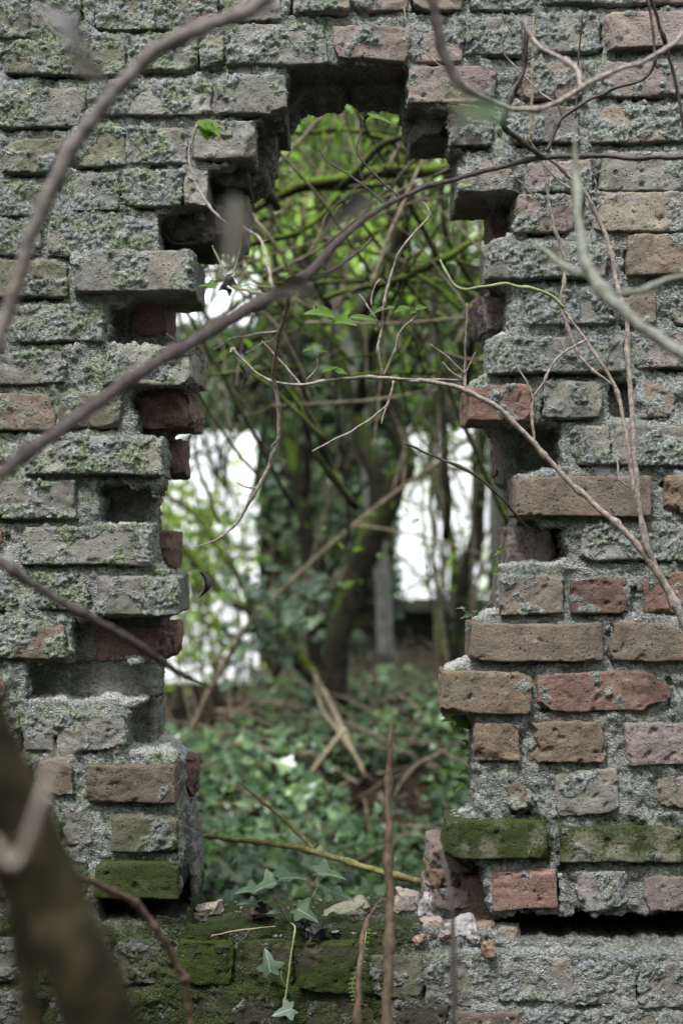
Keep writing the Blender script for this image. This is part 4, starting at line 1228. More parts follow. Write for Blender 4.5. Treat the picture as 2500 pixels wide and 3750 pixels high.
branch_thing('fallen_branch', 'long thin yellowish pole lying across the opening above the sill', 'branch', M_POLE, [
    ([(690, 3052, 0.55), (800, 3068, 0.52), (960, 3085, 0.48), (1130, 3112, 0.45), (1300, 3165, 0.40), (1450, 3205, 0.36), (1600, 3245, 0.33)], (14, 18, 20, 22, 24, 24, 22)),
    ([(1145, 3112, 0.45), (1080, 3040, 0.47), (990, 2960, 0.50), (930, 2910, 0.52), (880, 2865, 0.55)], (18, 15, 12, 10, 6)),
    ([(1145, 3112, 0.45), (1160, 3095, 0.44), (1165, 3082, 0.43)], (14, 9, 5))], nodes=0.11)
for k, (lab, pts, wp) in enumerate([
    ('longer pale dead stick leaning from the tree base', [(1140, 2450, 3.3), (1200, 2560, 3.2), (1270, 2700, 3.1), (1335, 2840, 3.0)], (16, 21, 20, 13)),
    ('shorter pale dead stick beside the longer leaning one', [(1150, 2480, 3.25), (1180, 2600, 3.2), (1240, 2680, 3.1), (1300, 2760, 3.0)], (10, 13, 12, 8)),
    ('pale dead stick crossing the leaning ones to the lower left', [(1262, 2665, 2.9), (1190, 2760, 2.8), (1120, 2850, 2.75), (1050, 2920, 2.7)], (17, 16, 14, 8)),
    ('brown stick lying level on the ivy at left', [(860, 2720, 3.2), (960, 2740, 3.2), (1080, 2760, 3.1), (1180, 2755, 3.1)], (18, 22, 20, 14)),
    ('thin brown stick slanting over the ivy at right', [(1440, 2920, 2.6), (1480, 2850, 2.6), (1540, 2790, 2.6), (1640, 2740, 2.7)], (10, 12, 12, 8))]):
    branch_thing('fallen_branch', lab, 'branch', M_STICK if k < 3 else M_STEM, [(pts, wp)], jit=0.008)

# ------------------------------------------------------------------ shrub in front of the wall
SH = 'twigs of the shrub in front of the wall'
t = branch_thing('shrub_branch', 'long knobbly twig running from the right edge across the opening', 'branch', M_TWIG, [
    ([(2700, 2620, -0.16), (2560, 2390, -0.15), (2480, 2230, -0.14), (2385, 2062, -0.14), (2270, 1930, -0.13), (2160, 1835, -0.12), (2060, 1740, -0.12), (1945, 1612, -0.12), (1830, 1500, -0.12), (1700, 1428, -0.12), (1600, 1402, -0.12), (1490, 1393, -0.12), (1400, 1383, -0.12), (1250, 1388, -0.12), (1100, 1408, -0.12), (1020, 1400, -0.12), (940, 1365, -0.12), (850, 1275, -0.12)], (48, 42, 34, 27, 23, 21, 20, 19, 18, 17, 16, 15, 14, 12, 11, 10, 9, 13)),
    ([(2385, 2062, -0.14), (2360, 1960, -0.14), (2320, 1780, -0.13), (2290, 1580, -0.12), (2250, 1420, -0.11), (2180, 1300, -0.11), (2080, 1160, -0.10), (2050, 1120, -0.10)], (20, 20, 18, 16, 14, 13, 10, 8)),
    ([(2400, 2085, -0.14), (2350, 1950, -0.15), (2325, 1700, -0.15), (2305, 1400, -0.14), (2290, 1180, -0.13), (2260, 1060, -0.12), (2220, 880, -0.11), (2150, 720, -0.11), (2080, 640, -0.11), (2005, 575, -0.12)], (20, 18, 18, 18, 17, 17, 16, 14, 14, 15)),
    ([(2245, 1410, -0.11), (2160, 1350, -0.11), (2110, 1280, -0.11), (2070, 1180, -0.11), (2050, 1120, -0.11), (2065, 1020, -0.11), (2068, 960, -0.11), (2030, 830, -0.11), (2005, 700, -0.11), (1990, 580, -0.12)], (10, 11, 12, 12, 12, 12, 11, 11, 11, 14)),
    ([(1700, 1428, -0.12), (1702, 1350, -0.12), (1705, 1250, -0.13), (1710, 1115, -0.14)], (14, 9, 7, 4)),
    ([(1703, 1370, -0.12), (1640, 1310, -0.13), (1575, 1262, -0.13)], (6, 5, 4)), ([(1705, 1360, -0.12), (1735, 1290, -0.12)], (6, 4)),
    ([(1690, 1385, -0.12), (1655, 1365, -0.12), (1622, 1325, -0.12)], (8, 7, 5)), ([(1700, 1390, -0.12), (1550, 1390, -0.12), (1430, 1385, -0.13)], (7, 6, 5)),
    ([(1955, 1615, -0.12), (1945, 1500, -0.12), (1950, 1460, -0.12), (1925, 1400, -0.12), (1870, 1300, -0.12)], (11, 10, 9, 7, 5)),
    ([(1950, 1460, -0.12), (1985, 1400, -0.12), (2050, 1300, -0.12), (2150, 1240, -0.12)], (9, 9, 8, 6)),
    ([(2245, 1880, -0.13), (2235, 1855, -0.14)], (10, 7)), ([(2300, 1785, -0.13), (2262, 1740, -0.13), (2258, 1650, -0.12)], (7, 6, 3)),
    ([(1400, 1380, -0.12), (1385, 1280, -0.13), (1395, 1200, -0.13), (1410, 1090, -0.14), (1440, 980, -0.14), (1480, 900, -0.15), (1530, 840, -0.15), (1570, 790, -0.15), (1560, 755, -0.15), (1545, 745, -0.15)], (11, 10, 10, 10, 10, 9, 8, 9, 8, 5)),
    ([(1395, 1200, -0.13), (1360, 1140, -0.13), (1310, 1075, -0.13)], (8, 6, 4)), ([(1362, 1120, -0.13), (1370, 1050, -0.13), (1390, 1020, -0.13)], (6, 5, 4)),
    ([(1405, 1375, -0.12), (1440, 1290, -0.13), (1470, 1210, -0.14), (1510, 1170, -0.14), (1540, 1130, -0.14)], (10, 9, 8, 7, 4)),
    ([(1440, 1395, -0.12), (1420, 1480, -0.12), (1400, 1500, -0.12), (1300, 1570, -0.12), (1145, 1652, -0.12)], (9, 8, 8, 8, 6)), ([(1412, 1495, -0.12), (1395, 1550, -0.12)], (7, 5)),
    ([(1100, 1408, -0.12), (1060, 1360, -0.12), (1010, 1300, -0.12), (960, 1250, -0.12)], (9, 8, 7, 5)), ([(1120, 1395, -0.12), (1160, 1350, -0.12), (1160, 1310, -0.12)], (6, 5, 3)),
    ([(850, 1275, -0.12), (845, 1290, -0.13)], (14, 6))], SH, nodes=0.085)
for (k, a) in enumerate([('ovate', 1130, 1280, -.13, 42, 160, .4), ('ovate', 1180, 1285, -.13, 36, 20, .4), ('ovate', 1205, 1352, -.13, 55, 15, .3), ('ovate', 1245, 1360, -.13, 50, -10, .4),
                         ('ovate', 1470, 1135, -.14, 62, 175, .5), ('ovate', 1540, 1128, -.14, 48, 40, .5), ('long', 1505, 1145, -.14, 60, 10, .6), ('ovate', 1175, 1150, -.15, 105, 175, .6), ('ovate', 1250, 1180, -.15, 110, -35, .5), ('long', 1330, 1165, -.14, 100, 12, .4), ('long', 1400, 1135, -.14, 90, 175, .3)]):
    one_leaf(a[0], a[1], a[2], a[3], a[4], a[5], (0.2, -0.75, 0.7) if k % 2 else (-0.3, -0.6, 0.8), t, M_FRESH, a[6])
for (x_, y_, s_, an) in ((893, 1370, 60, -80), (1412, 1040, 55, 260)):
    one_leaf('long', x_, y_, -0.13, s_ * 1.3, an, (0.8, -0.5, 0.2), t, M_DEAD, 0.3, 'dead_leaf', 2.5)

t = branch_thing('shrub_branch', 'dark wand crossing the opening from lower left to the right edge', 'branch', M_DARKTWIG, [
    ([(-260, 1960, -1.25), (0, 1738, -1.18), (200, 1590, -1.10), (420, 1430, -1.0), (640, 1290, -0.9), (830, 1175, -0.8), (1000, 1085, -0.72), (1130, 1000, -0.65), (1240, 880, -0.5), (1380, 770, -0.38), (1520, 700, -0.3), (1680, 650, -0.24), (1830, 612, -0.2), (1990, 578, -0.18), (2160, 572, -0.16), (2330, 578, -0.16), (2560, 576, -0.16)], (54, 50, 48, 46, 46, 50, 48, 38, 26, 20, 18, 18, 17, 18, 17, 16, 18)),
    ([(1000, 1080, -0.70), (1180, 1010, -0.6), (1300, 930, -0.5), (1360, 870, -0.45)], (22, 16, 12, 8)),
    ([(1990, 578, -0.18), (1940, 540, -0.2), (1860, 480, -0.22), (1845, 440, -0.24), (1870, 350, -0.24), (1915, 260, -0.24), (1925, 190, -0.25), (1920, 60, -0.26)], (18, 18, 20, 22, 18, 15, 14, 12)),
    ([(2000, 560, -0.18), (2030, 480, -0.18), (2060, 430, -0.18), (2150, 370, -0.18), (2260, 320, -0.18), (2350, 290, -0.19), (2395, 230, -0.2), (2390, 130, -0.2), (2365, -40, -0.2)], (14, 13, 14, 13, 12, 11, 11, 10, 10)),
    ([(2060, 430, -0.18), (2040, 380, -0.18), (2020, 335, -0.18)], (10, 8, 5)), ([(1920, 225, -0.24), (1960, 205, -0.24)], (8, 5)),
    ([(2105, 430, -0.18), (2110, 330, -0.18), (2120, 180, -0.19), (2130, 50, -0.2)], (8, 7, 7, 5)),
    ([(1500, 690, -0.3), (1370, 745, -0.36), (1300, 600, -0.33), (1205, 590, -0.32)], (1, 1, 1, 1)),
    ([(1460, 722, -0.3), (1370, 640, -0.3), (1310, 560, -0.3), (1320, 480, -0.3), (1328, 445, -0.3)], (9, 8, 7, 7, 6)),
    ([(1400, 740, -0.34), (1280, 640, -0.33), (1200, 590, -0.32), (1168, 545, -0.32)], (7, 7, 6, 5))], SH, nodes=0.10)
one_leaf('long', 1375, 432, -0.3, 105, -12, (0.1, -0.6, 0.8), t, M_FRESH, 0.6)
one_leaf('long', 1700, 668, -0.22, 60, 10, (0.1, -0.6, 0.8), t, M_FRESH, 0.6)
for (x_, y_, an) in ((1330, 430, 70), (1322, 448, 250), (1338, 420, 30)):
    one_leaf('small', x_, y_, -0.3, 42, an, (0.6, -0.6, 0.4), t, M_DEAD, 0.3, 'dead_leaf', 2.0)
one_leaf('small', 640 + 440, 1050, -0.8, 150, 30, (0.2, -0.9, 0.4), t, M_BIGBARK and M_DEAD, 0.9, 'dead_leaf', 1.0)

t = branch_thing('shrub_branch', 'slender hanging twig curving down the left half of the opening', 'branch', M_TWIG, [
    ([(1060, 1080, -0.5), (1045, 1150, -0.42), (1015, 1260, -0.35), (1005, 1380, -0.3), (1020, 1500, -0.28), (1018, 1600, -0.27), (985, 1700, -0.26), (940, 1790, -0.26), (890, 1880, -0.25), (830, 1950, -0.25), (760, 1990, -0.25), (680, 2008, -0.25)], (18, 16, 15, 15, 14, 14, 14, 13, 11, 9, 6, 2)),
    ([(940, 1790, -0.26), (905, 1782, -0.26), (868, 1765, -0.26)], (9, 7, 5)),
    ([(1020, 1610, -0.27), (1000, 1625, -0.27), (990, 1640, -0.27)], (7, 6, 3)),
    ([(1015, 1215, -0.38), (930, 1225, -0.36), (850, 1240, -0.34), (780, 1280, -0.33)], (8, 6, 4, 3)),
    ([(1050, 1140, -0.42), (1000, 1240, -0.36), (960, 1255, -0.35), (900, 1290, -0.35)], (6, 6, 4, 2)),
    ([(765, 1985, -0.25), (752, 2060, -0.25), (750, 2090, -0.25)], (2, 1.5, 1.5))], SH, nodes=0.08)
one_leaf('long', 750, 2135, -0.25, 95, -88, (0.6, -0.7, 0.1), t, M_DEAD, 0.3, 'dead_leaf', 2.5)
t = branch_thing('shrub_branch', 'curling green tendril twig with one bright leaf at upper left', 'branch', M_TWIG, [
    ([(1000, 1060, -0.5), (985, 980, -0.46), (960, 890, -0.42), (900, 835, -0.38), (830, 815, -0.34), (770, 760, -0.3), (715, 670, -0.28), (690, 570, -0.27), (710, 500, -0.27), (725, 460, -0.27)], (13, 12, 11, 10, 9, 9, 8, 8, 8, 8)),
    ([(960, 890, -0.42), (985, 880, -0.42)], (6, 3))], SH, nodes=0.12)
for q in range(4):
    one_leaf('ovate', 755 + 22 * (q % 2), 465 + 14 * (q // 2), -0.28 + 0.004 * q, 85, -20 - 35 * q, (0.3, -0.8, 0.5), t, M_FRESH, 0.7 + 0.1 * (q % 2))
t = branch_thing('shrub_branch', 'short green shoot with black withered leaves left of centre', 'branch', M_GREENSHOOT, [
    ([(1060, 1060, -0.6), (980, 1078, -0.5), (900, 1065, -0.42), (850, 1045, -0.38), (820, 1000, -0.36), (790, 930, -0.35), (780, 900, -0.35)], (16, 15, 13, 10, 8, 6, 4)),
    ([(840, 1040, -0.38), (870, 960, -0.36), (885, 870, -0.35)], (6, 5, 3)),
    ([(1000, 1050, -0.52), (900, 1045, -0.45), (830, 1055, -0.4)], (6, 5, 4))], SH)
for (x_, y_, s_, an) in ((842, 1020, 60, 80), (835, 1045, 62, 200), (820, 1062, 55, 160), (850, 1035, 50, 320), (840, 1068, 40, 270)):
    one_leaf('small', x_, y_, -0.38, s_, an, (RNG.normal() * .5, -0.7, 0.4), t, M_DEAD, 0.3, 'dead_leaf', 2.2)
one_leaf('star', 770, 1048, -0.37, 60, 170, (0.1, -0.6, 0.8), t, M_FRESH, 0.4)
branch_thing('shrub_branch', 'pale green curling tendril hooked over the right edge of the opening', 'branch', M_GREENSHOOT, [
    ([(2065, 1125, -0.11), (2020, 1085, -0.12), (1960, 1062, -0.13), (1900, 1050, -0.14), (1840, 1040, -0.15), (1760, 1050, -0.16), (1700, 1060, -0.17), (1650, 1030, -0.17), (1610, 952, -0.17)], (13, 12, 12, 11, 11, 10, 10, 9, 7))], SH, nodes=0.16)
branch_thing('shrub_branch', 'thin dark twig bridging the right window and the brown brick', 'branch', M_DARKTWIG, [
    ([(1480, 1625, -0.1), (1540, 1650, -0.1), (1640, 1690, -0.1), (1740, 1740, -0.1), (1820, 1810, -0.09), (1890, 1885, -0.07), (1925, 1925, -0.03), (1955, 1950, 0.02)], (8, 9, 9, 10, 10, 9, 8, 6))], SH, nodes=0.2)
branch_thing('shrub_branch', 'blurred pale green branch sweeping down the right side', 'branch', M_PALETWIG, [
    ([(2103, 500, -0.86), (2108, 640, -0.86), (2115, 780, -0.88), (2140, 950, -0.9), (2200, 1060, -0.92), (2300, 1160, -0.94), (2420, 1250, -0.96), (2560, 1340, -0.98)], (14, 26, 34, 40, 44, 44, 44, 46)),
    ([(2170, 1020, -0.9), (2080, 985, -0.85), (2010, 930, -0.8), (1955, 885, -0.76)], (24, 20, 17, 12)),
    ([(2240, 1080, -0.93), (2340, 1065, -0.9), (2430, 1030, -0.88), (2540, 1000, -0.86)], (20, 22, 20, 18))], SH, nodes=0.14)
branch_thing('shrub_branch', 'curved brown grey branch looping through the top right corner', 'branch', M_TWIG, [
    ([(1560, -60, -0.85), (1600, 80, -0.8), (1620, 180, -0.78), (1680, 300, -0.72), (1780, 360, -0.68), (1880, 400, -0.66), (1990, 395, -0.64), (2090, 345, -0.62), (2140, 312, -0.62), (2240, 265, -0.6), (2350, 225, -0.58), (2450, 170, -0.56), (2530, 90, -0.55)], (30, 30, 40, 22, 18, 18, 19, 20, 22, 17, 16, 15, 14)),
    ([(2125, 320, -0.62), (2110, 250, -0.6), (2050, 215, -0.58), (1990, 180, -0.56), (1950, 140, -0.55)], (18, 18, 17, 16, 14)),
    ([(1950, 150, -0.55), (1930, 100, -0.55), (1920, 60, -0.55)], (16, 18, 12))], SH, nodes=0.12)
t = branch_thing('shrub_branch', 'pale straight twig standing upright before the top right bricks', 'branch', M_STICK, [
    ([(1938, 512, -0.12), (1945, 400, -0.12), (1945, 260, -0.12), (1953, 60, -0.12)], (9, 10, 10, 7))], SH)
branch_thing('shrub_branch', 'thin brown twig slanting down at the top right edge', 'branch', M_DARKTWIG, [
    ([(2370, -40, -0.4), (2420, 120, -0.38), (2460, 250, -0.36), (2490, 400, -0.35), (2530, 560, -0.34)], (13, 13, 13, 13, 12))], SH, nodes=0.15)
branch_thing('shrub_branch', 'fine wiry twig zigzagging over the upper right bricks', 'branch', M_TWIG, [
    ([(1840, -20, -0.2), (1835, 60, -0.18), (1870, 120, -0.17), (1840, 140, -0.16), (1850, 200, -0.15), (1900, 260, -0.15), (1990, 350, -0.15), (2030, 375, -0.15)], (5, 6, 6, 6, 6, 6, 7, 5))], SH)
for lab, mains in [
    ('hair thin stalk crossing left of the pale upright twig', [([(1680, 380, -0.2), (1760, 400, -0.2), (1860, 470, -0.2), (1950, 560, -0.2)], (5, 5, 4))]),
    ('short side twig running up to the knot from the dark wand', [([(2090, 690, -0.16), (2015, 640, -0.16), (1970, 560, -0.16), (1930, 500, -0.17)], (8, 6, 5)), ([(2015, 640, -0.16), (1990, 645, -0.16), (1970, 640, -0.17)], (6, 5, 4))]),
    ('faint wiry stalk just right of the broken overhanging brick', [([(1895, 660, -0.15), (1960, 730, -0.15), (2020, 800, -0.15)], (4, 4, 3))]),
    ('faint wiry stalk curling over the joint above the opening', [([(1480, 30, -0.3), (1500, 130, -0.3), (1560, 200, -0.3), (1640, 260, -0.3)], (5, 5, 3))]),
    ('short pale spur below the long white speckled brick', [([(2070, 1300, -0.12), (2050, 1250, -0.12), (2035, 1235, -0.12)], (6, 5, 3))])]:
    branch_thing('shrub_branch', lab, 'branch', M_TWIG, mains, SH)
branch_thing('shrub_branch', 'blurred dark stem dropping from the top edge toward the grey smudge of leaves', 'branch', M_DARKTWIG, [
    ([(1575, -60, -1.0), (1600, 100, -1.0), (1640, 240, -1.0), (1700, 330, -1.0), (1800, 370, -0.95)], (30, 34, 40, 26, 12))], SH)
branch_thing('shrub_branch', 'thick pale blurred branch arching through the upper left corner', 'branch', M_ARCH, [
    ([(1010, -60, -1.15), (930, 30, -1.16), (800, 85, -1.18), (690, 125, -1.2), (560, 200, -1.2), (460, 290, -1.2), (380, 390, -1.2), (300, 490, -1.2), (240, 580, -1.2), (190, 700, -1.2), (130, 820, -1.2), (80, 980, -1.2), (40, 1120, -1.2), (-40, 1350, -1.2)], (62, 58, 52, 62, 56, 54, 52, 56, 64, 56, 56, 54, 50, 46)),
    ([(700, 120, -1.2), (680, 40, -1.2), (640, -60, -1.2)], (30, 18, 12))], SH, nodes=0.0)
branch_thing('shrub_branch', 'blurred purplish twig rising from the left edge with a white knot', 'branch', M_DARKTWIG, [
    ([(-80, 2010, -0.98), (20, 2065, -0.98), (120, 2140, -0.97), (240, 2215, -0.96), (330, 2265, -0.95), (430, 2315, -0.93), (540, 2385, -0.9), (640, 2455, -0.86), (730, 2505, -0.82), (840, 2555, -0.78)], (34, 34, 32, 34, 30, 34, 28, 24, 12, 4))], SH, nodes=0.09)
t = branch_thing('leaning_tree', 'big dark mossy trunk leaning across the lower left corner', 'tree', M_BIGBARK, [
    ([(-360, 2050, -1.70), (-140, 2480, -1.68), (-10, 2800, -1.66), (95, 3050, -1.65), (190, 3300, -1.64), (300, 3560, -1.64), (440, 3950, -1.62)], (190, 225, 245, 255, 262, 270, 280)),
    ([(100, 3130, -1.65), (-10, 3060, -1.62), (-120, 2900, -1.6), (-250, 2700, -1.6)], (90, 60, 50, 40)),
    ([(150, 3900, -1.6), (100, 3600, -1.6), (60, 3350, -1.61), (0, 3150, -1.62), (-60, 3000, -1.64)], (90, 84, 80, 80, 90))], None, sides=18, lump=0.10, part='trunk')
bl = np.array([[0, 0, 0]])
cn = 1800
ps = np.array([-0.6, -2.6, 3.0]) + rdir(cn) * np.array([3.0, 2.4, 0.8]) * (RNG.uniform(0, 1, cn) ** 0.4)[:, None]  # unseen crown and its limb, added overhead to dim the front sky
ps = ps[fbm(ps, 0.9, 601, 2) > -0.15]
v, f, lv = leaves('small', ps, RNG.uniform(0.09, 0.17, len(ps)), rdir(len(ps), 0.8), rdir(len(ps)))
child('crown', v, f, M_CANOPY, t, {'lv': lv}, smooth=False)
v, f, _ = tube([P(-330, 2050, -1.70), (-0.45, -1.7, 0.5), (-0.55, -2.0, 1.6), (-0.6, -2.5, 3.0)], (0.020, 0.03, 0.02, 0.012), 12, 8, 0.1)
child('limb', v, f, M_BIGBARK, t)
branch_thing('vine', 'pale blurred vine crooked in front of the mossy trunk', 'vine', M_TWIG, [
    ([(-20, 3060, -1.72), (40, 3160, -1.72), (90, 3110, -1.72), (130, 2980, -1.72), (190, 2830, -1.71), (260, 2730, -1.70), (350, 2640, -1.68)], (26, 36, 34, 32, 28, 24, 10))])
branch_thing('shrub_branch', 'brown bending shoot with ringed nodes at lower left', 'branch', M_BROWN, [
    ([(200, 3190, -0.95), (330, 3225, -0.9), (440, 3280, -0.85), (520, 3335, -0.82), (590, 3430, -0.8), (640, 3520, -0.78), (680, 3590, -0.77), (690, 3680, -0.76), (710, 3800, -0.75)], (24, 24, 28, 26, 24, 22, 26, 22, 20))], SH, nodes=0.045)
branch_thing('stake', 'tall brown upright stem with a broken pale tip before the sill', 'stem', M_BROWN, [
    ([(1412, 3900, -0.6), (1420, 3600, -0.58), (1426, 3300, -0.56), (1422, 3050, -0.55), (1424, 2850, -0.54), (1428, 2700, -0.54), (1430, 2650, -0.54)], (38, 37, 33, 30, 24, 17, 8))], nodes=0.11)
branch_thing('stake', 'short dark crooked stem left of the tall upright one', 'stem', M_BROWN, [
    ([(1305, 3900, -0.5), (1310, 3700, -0.5), (1320, 3520, -0.48), (1330, 3420, -0.46), (1360, 3340, -0.4), (1400, 3290, -0.3)], (24, 24, 22, 17, 9, 6))], nodes=0.14)
branch_thing('stake', 'thin dark purple stem in front of the rubble at right', 'stem', M_DARKTWIG, [
    ([(1665, 3900, -0.9), (1660, 3600, -0.88), (1655, 3350, -0.86), (1635, 3200, -0.84), (1610, 3120, -0.82)], (22, 20, 17, 15, 12))])
# blurred near leaves at the top right
t = thing('shrub_leaf', 'large soft dark green leaf out of focus near the top right', 'leaf', P(1770, 420, -1.75))
v, f, lv = leaves('ovate', np.array([P(1770, 420, -1.75)]), 0.028, np.array([[0.1, -0.8, 0.5]]), np.array([[-0.8, 0, -0.4]]), np.array([0.0]))
child('blade', v, f, M_IVY, t, {'lv': lv})
v, f, _ = tube([P(1640, 330, -1.75), P(1700, 390, -1.75), P(1770, 420, -1.75)], (0.002, 0.001), 6, 5)
child('stalk', v, f, M_GREENSHOOT, t)

for k, (px, py, yy, sz, an, mt, lab) in enumerate([
    (850, 850, -1.66, 0.040, 250, M_DEADBROWN, 'dark brown withered leaf out of focus over the dim reveal at upper left'),
    (1300, 760, -1.6, 0.034, 40, M_DEADBROWN, 'brown withered leaf out of focus above the fork of the dark wand'),
    (1080, 1060, -1.5, 0.030, 20, M_DEADBROWN, 'dark crumpled leaf out of focus at the fork of the dark wand'),
    (230, 130, -1.62, 0.034, 300, M_GREYLEAF, 'grey lilac dry leaf out of focus in the top left corner'),
    (330, 260, -1.62, 0.026, 330, M_DEADBROWN, 'small dark leaf out of focus just below the top left grey one')]):
    c0 = P(px, py, yy)
    tip = np.array([[math.cos(R(an)), 0.1, math.sin(R(an))]])
    v, f, lv = leaves('long', np.zeros((1, 3)), sz * 1.5, np.array([[0.5, -0.8, 0.35]]), tip, np.array([0.5]), 1.5)
    o = link_mesh('withered_leaf', v, f, mt, None, {'lv': lv}); o.location = c0
    tag(o, lab, 'leaf')

# ------------------------------------------------------------------ rubble on the sill
def rock(px, py, y, wpx, hpx, tint, lich, seed, name, label, cat='rubble', group=None):
    c0 = P(px, py, y); w = 1.15 * wpx * (D0 + y) / FP; h = 1.15 * hpx * (D0 + y) / FP
    g = brick_geo(c0[0] - w / 2, c0[0] + w / 2, c0[2] - h / 2, c0[2] + h / 2, y - w * 0.35, y + w * 0.35, seed, tuple(1.3 * c for c in TINT[tint]), lich, 0.02, 0.0022, 1.0, 6, RNG.uniform(-25, 25), 0.7, 0.6)
    o = link_mesh(name, g[0] - c0, g[1], M_WALL, None, {'tint': g[2], 'cov': g[3] * np.array([1, 1, 0.35])})
    o.location = c0
    tag(o, label, cat, group)
    return o
RB = [
 (1487, 3308, 0.14, 88, 92, 'pink', .05, 'brick_fragment', 'pale pink angular brick lump on the sill right of the tall stem'),
 (1604, 3338, 0.10, 125, 88, 'lilac', .6, 'stone', 'grey rounded stone against the foot of the right jamb'),
 (1582, 3404, 0.03, 70, 76, 'pink', .05, 'brick_fragment', 'flat orange pink brick shard below the grey rounded stone'),
 (1633, 3422, 0.0, 50, 36, 'pink', .05, 'brick_fragment', 'small pink brick chip right of the flat shard'),
 (1690, 3396, 0.02, 100, 58, 'lilac', .5, 'stone', 'smaller grey lump among the pink chips'),
 (1774, 3412, 0.02, 74, 62, 'orange', .05, 'brick_fragment', 'orange brick shard between the grey lump and the round tile piece'),
 (1856, 3432, 0.03, 92, 86, 'tan', .05, 'tile_piece', 'round brown tile piece at the mouth of the right slot'),
 (1788, 3478, -0.035, 46, 52, 'orange', .0, 'brick_fragment', 'small orange shard hanging over the ledge edge'),
 (1536, 3440, -0.01, 52, 22, 'orange', .0, 'brick_fragment', 'thin orange chip lying left of the flat shard'),
 (1366, 3432, 0.0, 26, 16, 'orange', .0, 'brick_fragment', 'tiny red chip beside the small fern'),
 (940, 3342, 0.06, 46, 28, 'orange', .0, 'brick_fragment', 'small orange brick bit left of the ivy plant'),
 (1440, 3396, 0.10, 60, 44, 'pink', .1, 'brick_fragment', 'pink chip half hidden behind the tall brown stem'),
 (1530, 3372, 0.16, 64, 50, 'orange', .1, 'brick_fragment', 'orange chunk behind the flat shard against the jamb'),
 (1730, 3446, -0.005, 44, 30, 'pink', .1, 'brick_fragment', 'small pink chip left of the shard hanging over the ledge'),
 (1655, 3455, -0.01, 34, 24, 'orange', .1, 'brick_fragment', 'orange crumb near the front edge beside the thin purple stem'),
 (770, 3330, 0.10, 90, 40, 'tan', .2, 'brick_fragment', 'tan flat fragment at the foot of the left jamb'),
 (735, 3362, 0.05, 46, 40, 'dark', .1, 'stone', 'little dark stone at the left end of the sill'),
 (1222, 3404, 0.0, 26, 18, 'lilac', .9, 'stone', 'tiny white stone right of the ivy roots'),
 (1270, 3338, 0.12, 150, 46, 'olive', .3, 'stone', 'low mossy stone slab at the back of the sill'),
]
for k, (px, py, y, w, h, tt, li_, nm, lab) in enumerate(RB):
    rock(px, py, y, w, h, tt, li_, 700 + k, nm, lab)
# crumbs: too small and many to count
mb = MB()
for k in range(420):
    xx = RNG.uniform(-0.27, 0.30); yy = RNG.uniform(-0.025, 0.22)
    if RNG.uniform() < 0.45: xx = RNG.uniform(0.12, 0.28)
    zz = -0.703 + 0.006 * math.sin(xx * 9) - 0.018 * float(sstep(0.05, 0.14, np.array([xx]))[0]) - 0.014 * float(sstep(0.27, 0.40, np.array([xx]))[0]) + 0.008
    s = RNG.uniform(0.0015, 0.006)
    v = rdir(8) * s * np.array([1, 1, 0.6]) + np.array([xx, yy, zz])
    idx = np.array([[0, 1, 2], [0, 2, 3], [0, 3, 4], [0, 4, 5], [1, 2, 6], [3, 4, 6], [5, 6, 7], [1, 5, 7], [2, 3, 7], [4, 6, 7]])
    tcol = TINT[RNG.choice(['pink', 'mortar', 'mortar', 'orange', 'dark'])]
    mb.add(v, idx, tint=np.tile(np.array(tcol), (8, 1)), cov=np.zeros((8, 3)))
v, f, a = mb.get()
o = link_mesh('mortar_crumbs', v, f, M_WALL, None, a, smooth=False)
tag(o, 'loose mortar and brick crumbs scattered on the sill', 'crumbs', kind='stuff')

# ------------------------------------------------------------------ ivy on the sill and jamb
def ivy_plant(label, stems, lvs, mat=M_IVYGREY, group=None, kind='star'):
    t = thing('ivy_plant', label, 'ivy', P(*stems[0][0][0]), group)
    mb = MB()
    for k, (pts, w) in enumerate(stems):
        v, f, _ = tube(path(*pts), [pr(w, p[2]) for p in pts], 6, 6, 0.1, 0, k)
        mb.add(v, f)
    v, f, a = mb.get()
    child('stem', v, f, M_GREENSHOOT, t)
    for (x_, y_, yy, s_, an, fc) in lvs:
        one_leaf(kind, x_, y_, yy, s_ * 0.82, an, fc, t, mat, RNG.uniform(0.2, 0.9))
    return t
U1, U2, U3 = (0.1, -0.30, 0.95), (-0.25, -0.38, 0.85), (0.3, -0.22, 0.92)
ivy_plant('pale five lobed ivy seedling growing in the middle of the sill', [
    ([(1060, 3380, 0.03), (1070, 3300, 0.02), (1050, 3235, 0.01)], 5), ([(1060, 3380, 0.03), (1020, 3300, 0.02), (1000, 3250, 0.01)], 4), ([(1075, 3380, 0.04), (1140, 3290, 0.03), (1175, 3218, 0.02)], 4),
    ([(1065, 3380, 0.03), (1080, 3400, -0.05), (1068, 3480, -0.06), (1050, 3620, -0.06), (1040, 3680, -0.06)], 7), ([(1050, 3620, -0.06), (1030, 3580, -0.07), (1032, 3540, -0.07)], 4)],
    [(1050, 3215, 0.0, 130, 60, U1), (985, 3240, 0.0, 125, 190, U2), (920, 3262, 0.01, 105, 195, U1), (1190, 3200, 0.0, 130, 20, U1), (1110, 3340, -0.01, 110, -30, (0.1, -0.8, 0.6)), (1240, 3275, 0.03, 110, 5, U3), (920, 3310, 0.03, 90, 175, U1), (1010, 3340, 0.0, 60, 200, U1),
     (985, 3535, -0.07, 110, 95, (0.2, -0.9, 0.45)), (1050, 3700, -0.07, 96, 200, (0.0, -0.75, 0.7))])
